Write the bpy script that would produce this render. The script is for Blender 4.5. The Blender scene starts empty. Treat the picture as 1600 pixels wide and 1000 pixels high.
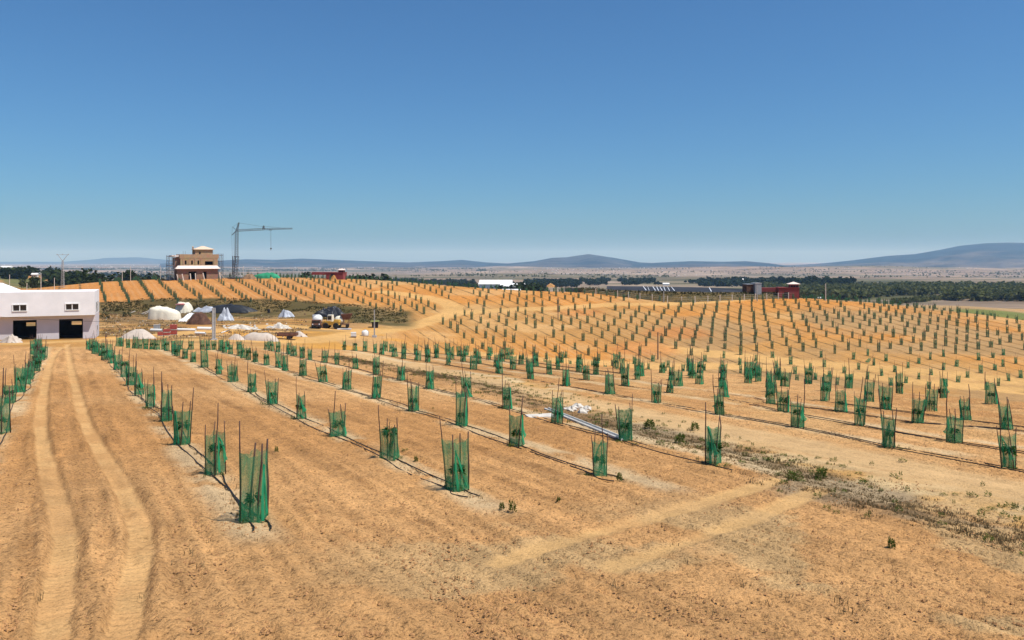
import bpy, math, random
import numpy as np, time
T0 = time.time()
def tick(n): print('TICK', n, round(time.time()-T0, 1))
R = math.radians
sc = bpy.context.scene
COL = sc.collection
F = 1232.0                    # focal length in pixels of a 1600 px wide picture
HAZE, SUN, SKY, AIR, DUST, OZONE, SUNAZ = 8e-5, 4.6, .079, 1.0, 1.1, 6.0, 115
SN, CS = math.sin(R(29.2)), math.cos(R(29.2))     # the planting rows run 29 degrees left of the view

# ------------------------------------------------------------------ noise
def _h(ix, iy, s):
    n = (ix.astype(np.int64)*374761393 + iy.astype(np.int64)*668265263 + s*1274126177) & 0x7fffffff
    n = ((n ^ (n >> 13))*1274126177) & 0x7fffffff
    n = (n ^ (n >> 16)) & 0xffff
    return n/65535.0
def vnoise(x, y, s=0):
    ix, iy = np.floor(x), np.floor(y)
    fx, fy = x-ix, y-iy
    fx = fx*fx*(3-2*fx); fy = fy*fy*(3-2*fy)
    a, b = _h(ix, iy, s), _h(ix+1, iy, s)
    c, d = _h(ix, iy+1, s), _h(ix+1, iy+1, s)
    return (a+(b-a)*fx)*(1-fy)+(c+(d-c)*fx)*fy
def fbm(x, y, s=0, o=4):
    x = np.asarray(x, float); y = np.asarray(y, float)
    t = 0; a = .5; n = 0
    for i in range(o):
        t = t+a*vnoise(x, y, s+i*17); n += a; a *= .5; x = x*2.03+3.1; y = y*2.03+1.7
    return t/n
def sstep(a, b, x):
    t = np.clip((np.asarray(x, float)-a)/(b-a), 0, 1)
    return t*t*(3-2*t)

# ------------------------------------------------------------------ terrain
def near_plane(X, Y): return -(4.3+.0692*Y+.0193*X)
FC, FSL = -29.5, .092
def far_d(u, v): return -FC/((v-408)/F+FSL)
def ray(u, v, d): return ((u-800)/F*d, d, -(v-408)/F*d)
def near_d(u, v): return 4.3*F/(v-(480+.0193*(u-110)))
EDGE = [(60,543),(125,544),(300,545.5),(500,545),(600,548),(700,553),(800,560.5),(900,568),(1000,577),(1095,583),(1165,583),(1243,596),(1323,604),(1400,612),(1590,628),(1700,636),(1900,655)]
EU = [e[0] for e in EDGE]; EV = [e[1] for e in EDGE]
ED = [near_d(u, v) for u, v in EDGE]
CU = [160,300,430,560,640,700,800,880,950,1050,1100,1240,1300,1400,1500,1600,1750,1950]
CV = [441,437,435,437,442,448,457,457,460,470,470,465,470,479,491,506,528,560]
LU = [160,620,700,760,800,1000,1200,1400,1600,1950]
LV = [470,480,500,535,556,572,578,592,607,640]
P = []
for X in range(-70, 71, 12):                      # the near orchard, a plane falling forward and right
    for Y in range(-12, 90, 11):
        d = max(Y, 1.0); u = 800+X/d*F
        ed = np.interp(u, EU, ED)
        if Y < 8 or Y <= ed: P.append((X, Y, near_plane(X, Y)))
for u in range(640, 1960, 80):                    # the bank that falls away behind it
    d0 = np.interp(u, EU, ED); v0 = np.interp(u, EU, EV)
    P.append(ray(u, v0, d0))
    a = 1.0 if u > 760 else .3
    x, y, z = ray(u, v0, d0+14); P.append((x, y, z-1.2*a))
    x, y, z = ray(u, v0, d0+30); P.append((x, y, z-1.6*a))
for u in range(160, 1960, 75):                    # the far orchard slope, rising away
    c = np.interp(u, CU, CV); l = np.interp(u, LU, LV)
    for k in range(6):
        d = far_d(u, l)+(far_d(u, c)-far_d(u, l))*k/5
        x = (u-800)/F*d; P.append((x, d, FC+FSL*d))
    d = far_d(u, c); z = FC+FSL*d
    P.append(((u-800)/F*(d+45), d+45, z*(d+45)/d-2.5))
    P.append(((u-800)/F*(d+110), d+110, min(z*(d+110)/d-6, -21)))
P += [ray(*q) for q in [(0,530,112),(100,529,113),(160,528,114),(200,525,118),(300,530,114),(380,532,114),(450,535,116),(560,537,127),(640,533,140),
      (200,502,165),(300,502,163),(400,501,164),(450,502,163),(560,514,152),(600,512,156),(640,507,166),
      (200,487,193),(300,487,194),(400,489,193),(480,494,183),(540,497,180),(-150,520,125),(-300,510,140),
      (100,470,190),(0,465,200),(60,452,260),(0,446,330),(-200,455,280),(-400,470,260),(1550,498,300),(1500,478,450),(1350,476,380),(1700,500,330),(1300,472,420)]]
P += [(-300,20,-6),(-200,0,-2),(-180,60,-8),(300,20,-14),(250,0,-10),(200,60,-15),(420,120,-20),(-320,440,-25),(0,470,-28),(400,470,-30),(200,470,-29),(-150,470,-27),(420,300,-24)]
P = np.array(P, float)
def tps(r2): return np.where(r2 > 0, .5*r2*np.log(np.maximum(r2, 1e-12)), 0)
px, py = P[:, 0]/100, P[:, 1]/100
n = len(P)
A = np.zeros((n+3, n+3))
A[:n, :n] = tps((px[:, None]-px)**2+(py[:, None]-py)**2)+np.eye(n)*2e-4
A[:n, n] = 1; A[:n, n+1] = px; A[:n, n+2] = py; A[n:, :n] = A[:n, n:].T
W = np.linalg.solve(A, np.r_[P[:, 2], 0, 0, 0])
GX = np.arange(-340, 441, 3.0); GY = np.arange(-15, 490, 3.0)
gx, gy = np.meshgrid(GX, GY)
GZ = np.zeros(gx.shape)
for i in range(n): GZ += W[i]*tps((gx/100-px[i])**2+(gy/100-py[i])**2)
GZ += W[n]+W[n+1]*gx/100+W[n+2]*gy/100
PD = [0,400,700,1200,2000,3000,5000,8000,30000]
PZ = [-27,-27,-32,-37,-45,-52,-57,-58,-56]
def plain(X, Y):
    d = np.hypot(X, Y)
    z = np.interp(Y, PD, PZ)
    w = sstep(1200, 2600, d)*(1-sstep(9000, 14000, d))
    z = z+w*(fbm(X/900, Y/700, 5)-.5)*36+sstep(500, 900, d)*(fbm(X/260, Y/260, 9)-.5)*5
    t = X/np.maximum(Y, 1)
    z = z+30*np.exp(-((t-.35)/.28)**2)*np.exp(-((Y-4200)/900)**2)*(.5+fbm(X/500, Y/500, 31))   # pale low hills on the right
    return z
def zt(X, Y):
    X = np.asarray(X, float); Y = np.asarray(Y, float)
    i = np.clip((X-GX[0])/3, 0, len(GX)-1.001); j = np.clip((Y-GY[0])/3, 0, len(GY)-1.001)
    a = i.astype(int); b = j.astype(int); fx = i-a; fy = j-b
    z = (GZ[b, a]*(1-fx)+GZ[b, a+1]*fx)*(1-fy)+(GZ[b+1, a]*(1-fx)+GZ[b+1, a+1]*fx)*fy
    w = np.maximum(sstep(360, 470, Y), sstep(300, 420, np.abs(X)))
    z = z*(1-w)+plain(X, Y)*w if np.any(w > 0) else z
    return z+25*np.exp(-((X+440)/150)**2-((Y-590)/170)**2)       # the low rise with houses far left
_D1 = np.geomspace(6, 500, 420); _D2 = np.geomspace(500, 20000, 300)
def hit(u, v, dmin=0):
    for D in ((_D1, _D2) if dmin < 480 else (_D2,)):
        D = D[D > dmin] if dmin else D
        z = zt((u-800)/F*D, D)+(v-408)/F*D
        k = np.nonzero(z >= 0)[0]
        if len(k):
            k = k[0]
            if k == 0: d = D[0]
            else: d = D[k-1]+(D[k]-D[k-1])*(-z[k-1])/(z[k]-z[k-1])
            return ((u-800)/F*d, float(d), float(zt((u-800)/F*d, d)))
    return ((u-800)/F*20000., 20000., -56.)
def zf(x, y): return float(zt(x, y))

# planting rows of the far slope: they swing from 29 degrees left of the view to 13 degrees on the right
_rx = np.arange(-260, 361, 1.0)
_ang = np.interp(_rx, [-100, -30, 10, 45, 75], [29.2, 26.2, 18.8, 15.0, 13.0])
_ry = np.cumsum(-1/np.tan(np.radians(_ang))); _ry += 164.9-np.interp(10, _rx, _ry)
_rp = np.interp(_rx, [-100, -30, 10, 45, 75], [11.2, 10.9, 14.0, 15.2, 16.5])
def rowidx(X, Y): return (Y-np.interp(X, _rx, _ry))/np.interp(X, _rx, _rp)
# ------------------------------------------------------------------ materials
def nodes(name):
    m = bpy.data.materials.new(name); m.use_nodes = True
    nt = m.node_tree; nt.nodes.clear()
    return m, nt, nt.nodes.new, nt.links.new
def mat(name, col, rough=.8, var=.25, scale=3., bump=0., bscale=20., metal=0., col2=None, spec=.3):
    m, nt, N, L = nodes(name)
    o = N('ShaderNodeOutputMaterial'); b = N('ShaderNodeBsdfPrincipled')
    b.inputs['Roughness'].default_value = rough; b.inputs['Metallic'].default_value = metal
    b.inputs['Specular IOR Level'].default_value = spec
    tc = N('ShaderNodeTexCoord'); nz = N('ShaderNodeTexNoise')
    nz.inputs['Scale'].default_value = scale; nz.inputs['Detail'].default_value = 6
    L(tc.outputs['Object'], nz.inputs['Vector'])
    r = N('ShaderNodeValToRGB'); r.color_ramp.elements[0].position = .3; r.color_ramp.elements[1].position = .7
    c2 = col2 or tuple(min(1, c*(1+var)) for c in col)
    c1 = tuple(c*(1-var) for c in col) if not col2 else col
    r.color_ramp.elements[0].color = (*c1, 1); r.color_ramp.elements[1].color = (*c2, 1)
    L(nz.outputs['Fac'], r.inputs['Fac']); L(r.outputs['Color'], b.inputs['Base Color'])
    if bump:
        n2 = N('ShaderNodeTexNoise'); n2.inputs['Scale'].default_value = bscale; n2.inputs['Detail'].default_value = 5
        L(tc.outputs['Object'], n2.inputs['Vector'])
        bp = N('ShaderNodeBump'); bp.inputs['Strength'].default_value = .7; bp.inputs['Distance'].default_value = bump
        L(n2.outputs['Fac'], bp.inputs['Height']); L(bp.outputs['Normal'], b.inputs['Normal'])
    L(b.outputs['BSDF'], o.inputs['Surface'])
    return m
def mat_leaf(name, c1, c2, trans=.35, scale=2.):
    m, nt, N, L = nodes(name)
    o = N('ShaderNodeOutputMaterial'); d = N('ShaderNodeBsdfDiffuse'); t = N('ShaderNodeBsdfTranslucent'); mx = N('ShaderNodeMixShader')
    mx.inputs[0].default_value = trans
    g = N('ShaderNodeNewGeometry'); nz = N('ShaderNodeTexNoise'); nz.inputs['Scale'].default_value = scale; nz.inputs['Detail'].default_value = 4
    L(g.outputs['Position'], nz.inputs['Vector'])
    r = N('ShaderNodeValToRGB'); r.color_ramp.elements[0].position = .35; r.color_ramp.elements[1].position = .68
    r.color_ramp.elements[0].color = (*c1, 1); r.color_ramp.elements[1].color = (*c2, 1)
    L(nz.outputs['Fac'], r.inputs['Fac'])
    L(r.outputs['Color'], d.inputs['Color']); L(r.outputs['Color'], t.inputs['Color'])
    L(d.outputs['BSDF'], mx.inputs[1]); L(t.outputs['BSDF'], mx.inputs[2]); L(mx.outputs['Shader'], o.inputs['Surface'])
    return m
def mat_net(name, col, dens, var=.2, weave=260.):
    m, nt, N, L = nodes(name)
    o = N('ShaderNodeOutputMaterial'); d = N('ShaderNodeBsdfDiffuse'); t = N('ShaderNodeBsdfTranslucent'); mx = N('ShaderNodeMixShader')
    tr = N('ShaderNodeBsdfTransparent'); m2 = N('ShaderNodeMixShader'); mx.inputs[0].default_value = .45
    d.inputs['Color'].default_value = (*col, 1); t.inputs['Color'].default_value = (*col, 1)
    g = N('ShaderNodeTexCoord'); nz = N('ShaderNodeTexNoise'); nz.inputs['Scale'].default_value = 7; nz.inputs['Detail'].default_value = 3
    mp = N('ShaderNodeMapping'); mp.inputs['Scale'].default_value = (1.6, 1.6, .35)
    L(g.outputs['Object'], mp.inputs['Vector']); L(mp.outputs['Vector'], nz.inputs['Vector'])
    r = N('ShaderNodeMapRange'); r.inputs['From Min'].default_value = .3; r.inputs['From Max'].default_value = .7
    r.inputs['To Min'].default_value = max(0, dens-var); r.inputs['To Max'].default_value = min(1, dens+var)
    L(nz.outputs['Fac'], r.inputs['Value'])
    L(d.outputs['BSDF'], mx.inputs[1]); L(t.outputs['BSDF'], mx.inputs[2])
    L(r.outputs['Result'], m2.inputs[0]); L(tr.outputs['BSDF'], m2.inputs[1]); L(mx.outputs['Shader'], m2.inputs[2])
    L(m2.outputs['Shader'], o.inputs['Surface'])
    return m
def mat_brick(name, c1, c2, mortar, sx=.25, sz=.2):
    m, nt, N, L = nodes(name)
    o = N('ShaderNodeOutputMaterial'); b = N('ShaderNodeBsdfPrincipled'); b.inputs['Roughness'].default_value = .9
    tc = N('ShaderNodeTexCoord'); sp = N('ShaderNodeSeparateXYZ'); ad = N('ShaderNodeMath'); cb = N('ShaderNodeCombineXYZ')
    L(tc.outputs['Object'], sp.inputs[0]); L(sp.outputs['X'], ad.inputs[0]); L(sp.outputs['Y'], ad.inputs[1])
    L(ad.outputs[0], cb.inputs['X']); L(sp.outputs['Z'], cb.inputs['Y'])
    br = N('ShaderNodeTexBrick'); br.inputs['Color1'].default_value = (*c1, 1); br.inputs['Color2'].default_value = (*c2, 1)
    br.inputs['Mortar'].default_value = (*mortar, 1); br.inputs['Scale'].default_value = 1; br.inputs['Brick Width'].default_value = sx
    br.inputs['Row Height'].default_value = sz; br.inputs['Mortar Size'].default_value = .015
    L(cb.outputs[0], br.inputs['Vector'])
    nz = N('ShaderNodeTexNoise'); nz.inputs['Scale'].default_value = 1.3; L(tc.outputs['Object'], nz.inputs['Vector'])
    mx = N('ShaderNodeMix'); mx.data_type = 'RGBA'; mx.blend_type = 'MULTIPLY'; mx.inputs[0].default_value = .45
    L(br.outputs['Color'], mx.inputs[6]); L(nz.outputs['Color'], mx.inputs[7])
    L(mx.outputs[2], b.inputs['Base Color']); L(b.outputs['BSDF'], o.inputs['Surface'])
    return m

def mat_soil():
    m, nt, N, L = nodes('soil')
    o = N('ShaderNodeOutputMaterial'); b = N('ShaderNodeBsdfPrincipled'); b.inputs['Roughness'].default_value = .95
    b.inputs['Specular IOR Level'].default_value = .1
    at = N('ShaderNodeAttribute'); at.attribute_name = 'base'
    zn = N('ShaderNodeAttribute'); zn.attribute_name = 'zone'           # R tilled, G far orchard, B track s, A near
    sp = N('ShaderNodeSeparateColor'); L(zn.outputs['Color'], sp.inputs[0])
    g = N('ShaderNodeNewGeometry')
    def noise(scale, det=5, vec=None, rough=.6):
        x = N('ShaderNodeTexNoise'); x.inputs['Scale'].default_value = scale; x.inputs['Detail'].default_value = det; x.inputs['Roughness'].default_value = rough
        L(vec or g.outputs['Position'], x.inputs['Vector']); return x.outputs['Fac']
    def math_(op, a, c, clamp=False):
        x = N('ShaderNodeMath'); x.operation = op; x.use_clamp = clamp
        for k, q in enumerate((a, c)):
            if q is None: continue
            if isinstance(q, (int, float)): x.inputs[k].default_value = q
            else: L(q, x.inputs[k])
        return x.outputs[0]
    def mrange(v, a, c, d, e):
        x = N('ShaderNodeMapRange'); L(v, x.inputs['Value'])
        for k, q in zip(('From Min', 'From Max', 'To Min', 'To Max'), (a, c, d, e)): x.inputs[k].default_value = q
        return x.outputs['Result']
    # rotate position into row coordinates, stretched along the rows
    mp = N('ShaderNodeMapping'); mp.inputs['Rotation'].default_value = (0, 0, R(-29.2)); L(g.outputs['Position'], mp.inputs['Vector'])
    mp2 = N('ShaderNodeMapping'); mp2.inputs['Scale'].default_value = (2.2, .16, 1); L(mp.outputs['Vector'], mp2.inputs['Vector'])
    clod = noise(7.5, 6, rough=.7); fine = noise(26, 4); gran = noise(15, 4, rough=.65); mid = noise(1.1, 5); big = noise(.09, 5); furrow = noise(1.0, 5, mp2.outputs['Vector'])
    f1 = mrange(clod, .33, .52, .72, 1.06); f2 = mrange(fine, .34, .5, .72, 1.05); f6 = mrange(gran, .35, .46, .50, 1.04); f3 = mrange(mid, .3, .7, .86, 1.12); f4 = mrange(big, .3, .7, .88, 1.1)
    f5 = mrange(furrow, .32, .64, .80, 1.10)
    def lerp1(fac, mask):      # 1 + (fac-1)*mask
        return math_('ADD', math_('MULTIPLY', math_('SUBTRACT', fac, 1.), mask), 1.)
    till = sp.outputs[0]
    soft = math_('ADD', math_('MULTIPLY', till, .75), .25)
    k = math_('MULTIPLY', math_('MULTIPLY', lerp1(f1, soft), lerp1(f2, soft)), lerp1(f6, soft)); k = math_('MULTIPLY', k, f3); k = math_('MULTIPLY', k, f4)
    k = math_('MULTIPLY', k, lerp1(f5, till))
    # planting line of each far row: damp soil, hose, weeds and shadow put into one dark colour
    rv = N('ShaderNodeAttribute'); rv.attribute_name = 'track'; rs = N('ShaderNodeSeparateColor'); L(rv.outputs['Color'], rs.inputs[0])
    q = math_('ADD', math_('MULTIPLY', rs.outputs[2], 1000.), math_('MULTIPLY', math_('SUBTRACT', noise(.35, 3), .5), .10))
    fr = math_('FRACT', math_('ADD', q, 500.5), None)
    dist = math_('MULTIPLY', math_('ABSOLUTE', math_('SUBTRACT', fr, .5), None), 4.6)
    line = mrange(math_('ADD', dist, math_('MULTIPLY', noise(.8, 4), .5)), .35, .62, 1, 0)
    line = math_('MULTIPLY', math_('MULTIPLY', line, sp.outputs[1]), mrange(noise(.22, 4), .38, .56, .15, 1.))
    # pale dusty wheel lane between far rows
    lane = mrange(math_('ABSOLUTE', math_('SUBTRACT', dist, 1.6), None), .1, .5, 1., 0.)
    lane = math_('MULTIPLY', math_('MULTIPLY', lane, sp.outputs[1]), mrange(noise(.05, 3), .42, .6, 0., .30))
    mul = N('ShaderNodeVectorMath'); mul.operation = 'SCALE'; L(at.outputs['Color'], mul.inputs[0]); L(k, mul.inputs[3])
    m1 = N('ShaderNodeMix'); m1.data_type = 'RGBA'; m1.inputs[7].default_value = (.10, .072, .03, 1)
    L(math_('MULTIPLY', line, .8), m1.inputs[0]); L(mul.outputs[0], m1.inputs[6])
    m2 = N('ShaderNodeMix'); m2.data_type = 'RGBA'; m2.inputs[7].default_value = (.56, .36, .18, 1)
    L(lane, m2.inputs[0]); L(m1.outputs[2], m2.inputs[6])
    L(m2.outputs[2], b.inputs['Base Color'])
    # bump: clods, furrows and the lugs of the tyre prints
    ts = N('ShaderNodeAttribute'); ts.attribute_name = 'track'
    st = N('ShaderNodeSeparateColor'); L(ts.outputs['Color'], st.inputs[0])
    lug = math_('SINE', math_('MULTIPLY', st.outputs[0], 2*math.pi*1000/.21), None)
    lug = math_('MULTIPLY', mrange(lug, -.3, .6, 0, 1), st.outputs[1])
    hgt = math_('ADD', math_('MULTIPLY', clod, soft), math_('MULTIPLY', fine, .3)); hgt = math_('ADD', hgt, math_('MULTIPLY', gran, .55))
    hgt = math_('ADD', hgt, math_('MULTIPLY', math_('MULTIPLY', furrow, till), .35))
    hgt = math_('ADD', hgt, math_('MULTIPLY', math_('MULTIPLY', lug, mid), .34))
    bp = N('ShaderNodeBump'); bp.inputs['Strength'].default_value = 1.; bp.inputs['Distance'].default_value = .058
    L(hgt, bp.inputs['Height']); L(bp.outputs['Normal'], b.inputs['Normal'])
    L(b.outputs['BSDF'], o.inputs['Surface'])
    return m
def mat_attr(name, rough=.95, nscale=.004, lo=.8, hi=1.2, bump=0, bscale=.02):
    m, nt, N, L = nodes(name)
    o = N('ShaderNodeOutputMaterial'); b = N('ShaderNodeBsdfPrincipled'); b.inputs['Roughness'].default_value = rough; b.inputs['Specular IOR Level'].default_value = .05
    at = N('ShaderNodeAttribute'); at.attribute_name = 'base'
    g = N('ShaderNodeNewGeometry'); nz = N('ShaderNodeTexNoise'); nz.inputs['Scale'].default_value = nscale; nz.inputs['Detail'].default_value = 8; nz.inputs['Roughness'].default_value = .65
    L(g.outputs['Position'], nz.inputs['Vector'])
    r = N('ShaderNodeMapRange'); r.inputs['From Min'].default_value = .35; r.inputs['From Max'].default_value = .65; r.inputs['To Min'].default_value = lo; r.inputs['To Max'].default_value = hi
    L(nz.outputs['Fac'], r.inputs['Value'])
    mul = N('ShaderNodeVectorMath'); mul.operation = 'SCALE'; L(at.outputs['Color'], mul.inputs[0]); L(r.outputs['Result'], mul.inputs[3])
    L(mul.outputs[0], b.inputs['Base Color'])
    if bump:
        n2 = N('ShaderNodeTexNoise'); n2.inputs['Scale'].default_value = bscale; n2.inputs['Detail'].default_value = 8
        L(g.outputs['Position'], n2.inputs['Vector'])
        bp = N('ShaderNodeBump'); bp.inputs['Distance'].default_value = bump; bp.inputs['Strength'].default_value = 1
        L(n2.outputs['Fac'], bp.inputs['Height']); L(bp.outputs['Normal'], b.inputs['Normal'])
    L(b.outputs['BSDF'], o.inputs['Surface'])
    return m

M = dict(
    soil=mat_soil(), plain=mat_attr('plain_earth', nscale=.012, lo=.72, hi=1.25), mountain=mat_attr('mountain_rock', nscale=.0022, lo=.55, hi=1.5, bump=60, bscale=.003),
    net=mat_net('green_net', (.08, .37, .175), .44, .28), flap=mat_net('green_net_folded', (.06, .50, .25), .74, .22),
    netfar=mat_net('green_net_worn', (.08, .27, .13), .5, .2), leaffar=mat_leaf('far_sapling_leaf', (.025, .065, .022), (.06, .13, .045), .35, 2),
    stake=mat('stake_wood', (.045, .026, .022), .85, .4, 6, col2=(.11, .055, .042)),
    leaf=mat_leaf('sapling_leaf', (.014, .045, .012), (.045, .12, .022), .3, 9), stem=mat('sapling_stem', (.09, .07, .035), .9),
    weed=mat_leaf('weed_leaf', (.06, .10, .018), (.17, .20, .045), .35, 3), dry=mat_leaf('dry_grass', (.16, .115, .055), (.33, .24, .125), .3, 2),
    bankgrass=mat_leaf('bank_grass', (.035, .037, .013), (.085, .072, .027), .3, .7),
    hose=mat('black_hose', (.016, .014, .014), .55), clod=mat('soil_clod', (.36, .19, .08), .95, .3, 4, bump=.02),
    white=mat('white_render', (.82, .80, .80), .85, .07, .5, bump=.01), shade=mat('shaded_wall_render', (.62, .58, .60), .85, .06, .6),  # lower wall render is greyed to carry the overhang's shade
    whiteroof=mat('white_roof', (.82, .81, .79), .7, .05, .5), frame=mat('grey_frame', (.45, .45, .46), .6), glass=mat('dark_glass', (.02, .022, .025), .12, .2, spec=.6),
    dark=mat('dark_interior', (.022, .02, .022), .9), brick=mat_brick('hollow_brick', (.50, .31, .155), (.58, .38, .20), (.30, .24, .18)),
    brickd=mat_brick('darker_brick', (.34, .175, .105), (.40, .21, .13), (.25, .2, .16)), slab=mat('roof_slab', (.78, .66, .58), .9, .08, 1), conc=mat('concrete', (.42, .41, .40), .9, .15, 2, bump=.01),
    paleroof=mat('pale_roof_tile', (.66, .50, .36), .9, .12, 3), scaff=mat('scaffold_steel', (.16, .17, .19), .6, .2, metal=.3), crane=mat('crane_steel', (.10, .10, .105), .6, .25, metal=.2),
    prop=mat('pale_post', (.66, .58, .50), .9, .15), red=mat('red_render', (.25, .052, .048), .9, .15, .6), redroof=mat('pink_roof', (.78, .60, .52), .9, .08),
    tarp=mat('cream_tarp', (.72, .66, .53), .75, .07, 1.2, bump=.05, bscale=2.5), redcloth=mat('red_cloth', (.62, .16, .17), .8, .2, 2), purple=mat('purple_cloth', (.25, .16, .36), .8, .2, 2),
    sand=mat('white_sand', (.52, .44, .37), .95, .10, 1.5, bump=.05, bscale=3), earth=mat('brown_earth', (.11, .055, .035), .95, .35, 1.5, bump=.12, bscale=3),
    orange=mat('orange_spoil', (.48, .24, .07), .95, .2, .8, bump=.15, bscale=1.5), sheet=mat('grey_sheet', (.45, .47, .52), .45, .35, .8, bump=.1, bscale=1.4),
    wsheet=mat('white_sheet', (.78, .80, .84), .5, .06, 1), black=mat('black_liner', (.024, .025, .028), .4, .4, .6, bump=.1, bscale=1.2), blackb=mat('black_bundle', (.035, .036, .042), .4, .5, 2, bump=.1, bscale=2),
    liner=mat('dark_liner', (.035, .037, .045), .85, .35, .15, spec=.1), pipe=mat('white_pipe', (.74, .72, .68), .6, .06), crate=mat('red_brick_pack', (.34, .07, .055), .9, .2, 4), strap=mat('pale_pallet', (.55, .47, .40), .9),
    stone=mat('pale_stone', (.58, .53, .46), .95, .2, 3, bump=.05, bscale=5), yellow=mat('yellow_machine', (.52, .30, .05), .6, .2), rubber=mat('tyre_rubber', (.02, .02, .02), .9), rust=mat('rusty_steel', (.16, .075, .05), .85, .35, 2),
    tank=mat('white_tank', (.74, .73, .70), .5, .06), greenroof=mat('green_roof', (.28, .30, .08), .8), wood=mat('weathered_timber', (.27, .17, .10), .9, .3),
    greentarp=mat('green_heap_net', (.03, .28, .14), .8, .25, .7, bump=.1, bscale=2), bark=mat('tree_bark', (.07, .05, .035), .95),
    tree=mat_leaf('tree_foliage', (.014, .024, .009), (.055, .072, .026), .25, .35), tree2=mat_leaf('olive_foliage', (.022, .032, .014), (.075, .085, .038), .25, .3), wood2=mat_leaf('far_wood_foliage', (.055, .072, .024), (.21, .21, .08), .35, .14),
    bank=mat('grassy_embankment', (.05, .045, .014), .95, .3, .35, bump=.3, bscale=.8, col2=(.15, .095, .03)), debris=mat('grey_branch', (.38, .33, .28), .9), pole=mat('grey_pole', (.36, .35, .34), .8), whitehouse=mat('far_white_wall', (.72, .71, .68), .9, .05),
    tanhouse=mat('far_tan_wall', (.50, .42, .32), .9, .1), conc2=mat('pale_concrete', (.54, .52, .48), .8, .12, 2), bluegrey=mat('grey_block', (.30, .32, .34), .8, .1))

# ------------------------------------------------------------------ object helpers
def tag(o, label=None, cat=None, group=None, kind=None):
    if label: o['label'] = label
    if cat: o['category'] = cat
    if group: o['group'] = group
    if kind: o['kind'] = kind
    return o
def empty(name, loc, rz=0, label=None, cat=None, group=None):
    o = bpy.data.objects.new(name, None); COL.objects.link(o); o.location = loc; o.rotation_euler = (0, 0, rz); o.empty_display_size = .2
    return tag(o, label, cat, group)
class MB:
    def __init__(s): s.v = []; s.f = []
    def add(s, vs, fs):
        k = len(s.v); s.v += [tuple(p) for p in vs]; s.f += [tuple(i+k for i in q) for q in fs]; return s
    def box(s, c, d, rz=0, top=1., tilt=0):
        cx, cy, cz = c; a, b, h = d[0]/2, d[1]/2, d[2]/2
        vs = []
        for z, t in ((-h, 1), (h, top)):
            for x, y in ((-a, -b), (a, -b), (a, b), (-a, b)):
                x, y = x*t, y*t; zz = z
                if tilt: x, zz = x*math.cos(tilt)-zz*math.sin(tilt), x*math.sin(tilt)+zz*math.cos(tilt)
                vs.append((cx+x*math.cos(rz)-y*math.sin(rz), cy+x*math.sin(rz)+y*math.cos(rz), cz+zz))
        return s.add(vs, [(3, 2, 1, 0), (4, 5, 6, 7), (0, 1, 5, 4), (1, 2, 6, 5), (2, 3, 7, 6), (3, 0, 4, 7)])
    def tube(s, pts, r, seg=6, caps=True):
        pts = [np.array(p, float) for p in pts]; vs = []; fs = []; n = len(pts)
        for i, p in enumerate(pts):
            t = pts[min(i+1, n-1)]-pts[max(i-1, 0)]; t /= np.linalg.norm(t)+1e-9
            a = np.array((0, 0, 1.)) if abs(t[2]) < .9 else np.array((1., 0, 0))
            x = np.cross(t, a); x /= np.linalg.norm(x); y = np.cross(t, x)
            rr = r[i] if isinstance(r, (list, tuple)) else r
            for k in range(seg):
                w = 2*math.pi*k/seg; vs.append(p+rr*(math.cos(w)*x+math.sin(w)*y))
        for i in range(n-1):
            for k in range(seg):
                a = i*seg+k; b = i*seg+(k+1) % seg; fs.append((a, b, b+seg, a+seg))
        if caps: fs += [tuple(range(seg))[::-1], tuple(range((n-1)*seg, n*seg))]
        return s.add(vs, fs)
    def lathe(s, prof, c=(0, 0, 0), seg=20, axis='z'):
        vs = []; fs = []
        for r, z in prof:
            for k in range(seg):
                w = 2*math.pi*k/seg; x, y, q = r*math.cos(w), r*math.sin(w), z
                if axis == 'x': x, y, q = z, x, y
                if axis == 'y': x, y, q = x, z, y
                vs.append((c[0]+x, c[1]+y, c[2]+q))
        for i in range(len(prof)-1):
            for k in range(seg):
                a = i*seg+k; b = i*seg+(k+1) % seg; fs.append((a, b, b+seg, a+seg))
        fs += [tuple(range(seg))[::-1], tuple(range((len(prof)-1)*seg, len(prof)*seg))]
        return s.add(vs, fs)
    def pyramid(s, c, d, h, top=.0):
        return s.box((c[0], c[1], c[2]+h/2), (d[0], d[1], h), top=max(top, .01))
    def build(s, name, m, parent=None, smooth=False, loc=None, rz=0):
        me = bpy.data.meshes.new(name); me.from_pydata(s.v, [], s.f); me.update()
        if smooth: me.polygons.foreach_set('use_smooth', [True]*len(me.polygons))
        me.materials.append(m)
        o = bpy.data.objects.new(name, me); COL.objects.link(o)
        if parent: o.parent = parent
        if loc is not None: o.location = loc; o.rotation_euler = (0, 0, rz)
        return o
def np_mesh(name, V, Q, m, smooth=True, attrs=None):
    me = bpy.data.meshes.new(name); V = np.asarray(V, np.float32); Q = np.asarray(Q, np.int32); k = Q.shape[1]
    me.vertices.add(len(V)); me.vertices.foreach_set('co', V.ravel())
    me.loops.add(Q.size); me.loops.foreach_set('vertex_index', Q.ravel())
    me.polygons.add(len(Q)); me.polygons.foreach_set('loop_start', np.arange(0, Q.size, k, dtype=np.int32))
    me.polygons.foreach_set('use_smooth', np.full(len(Q), smooth))
    me.update(calc_edges=True)
    for an, arr in (attrs or {}).items():
        a = me.attributes.new(an, 'FLOAT_COLOR', 'POINT'); a.data.foreach_set('color', np.asarray(arr, np.float32).ravel())
    if m is not None: me.materials.append(m)
    o = bpy.data.objects.new(name, me); COL.objects.link(o); return o
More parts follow.
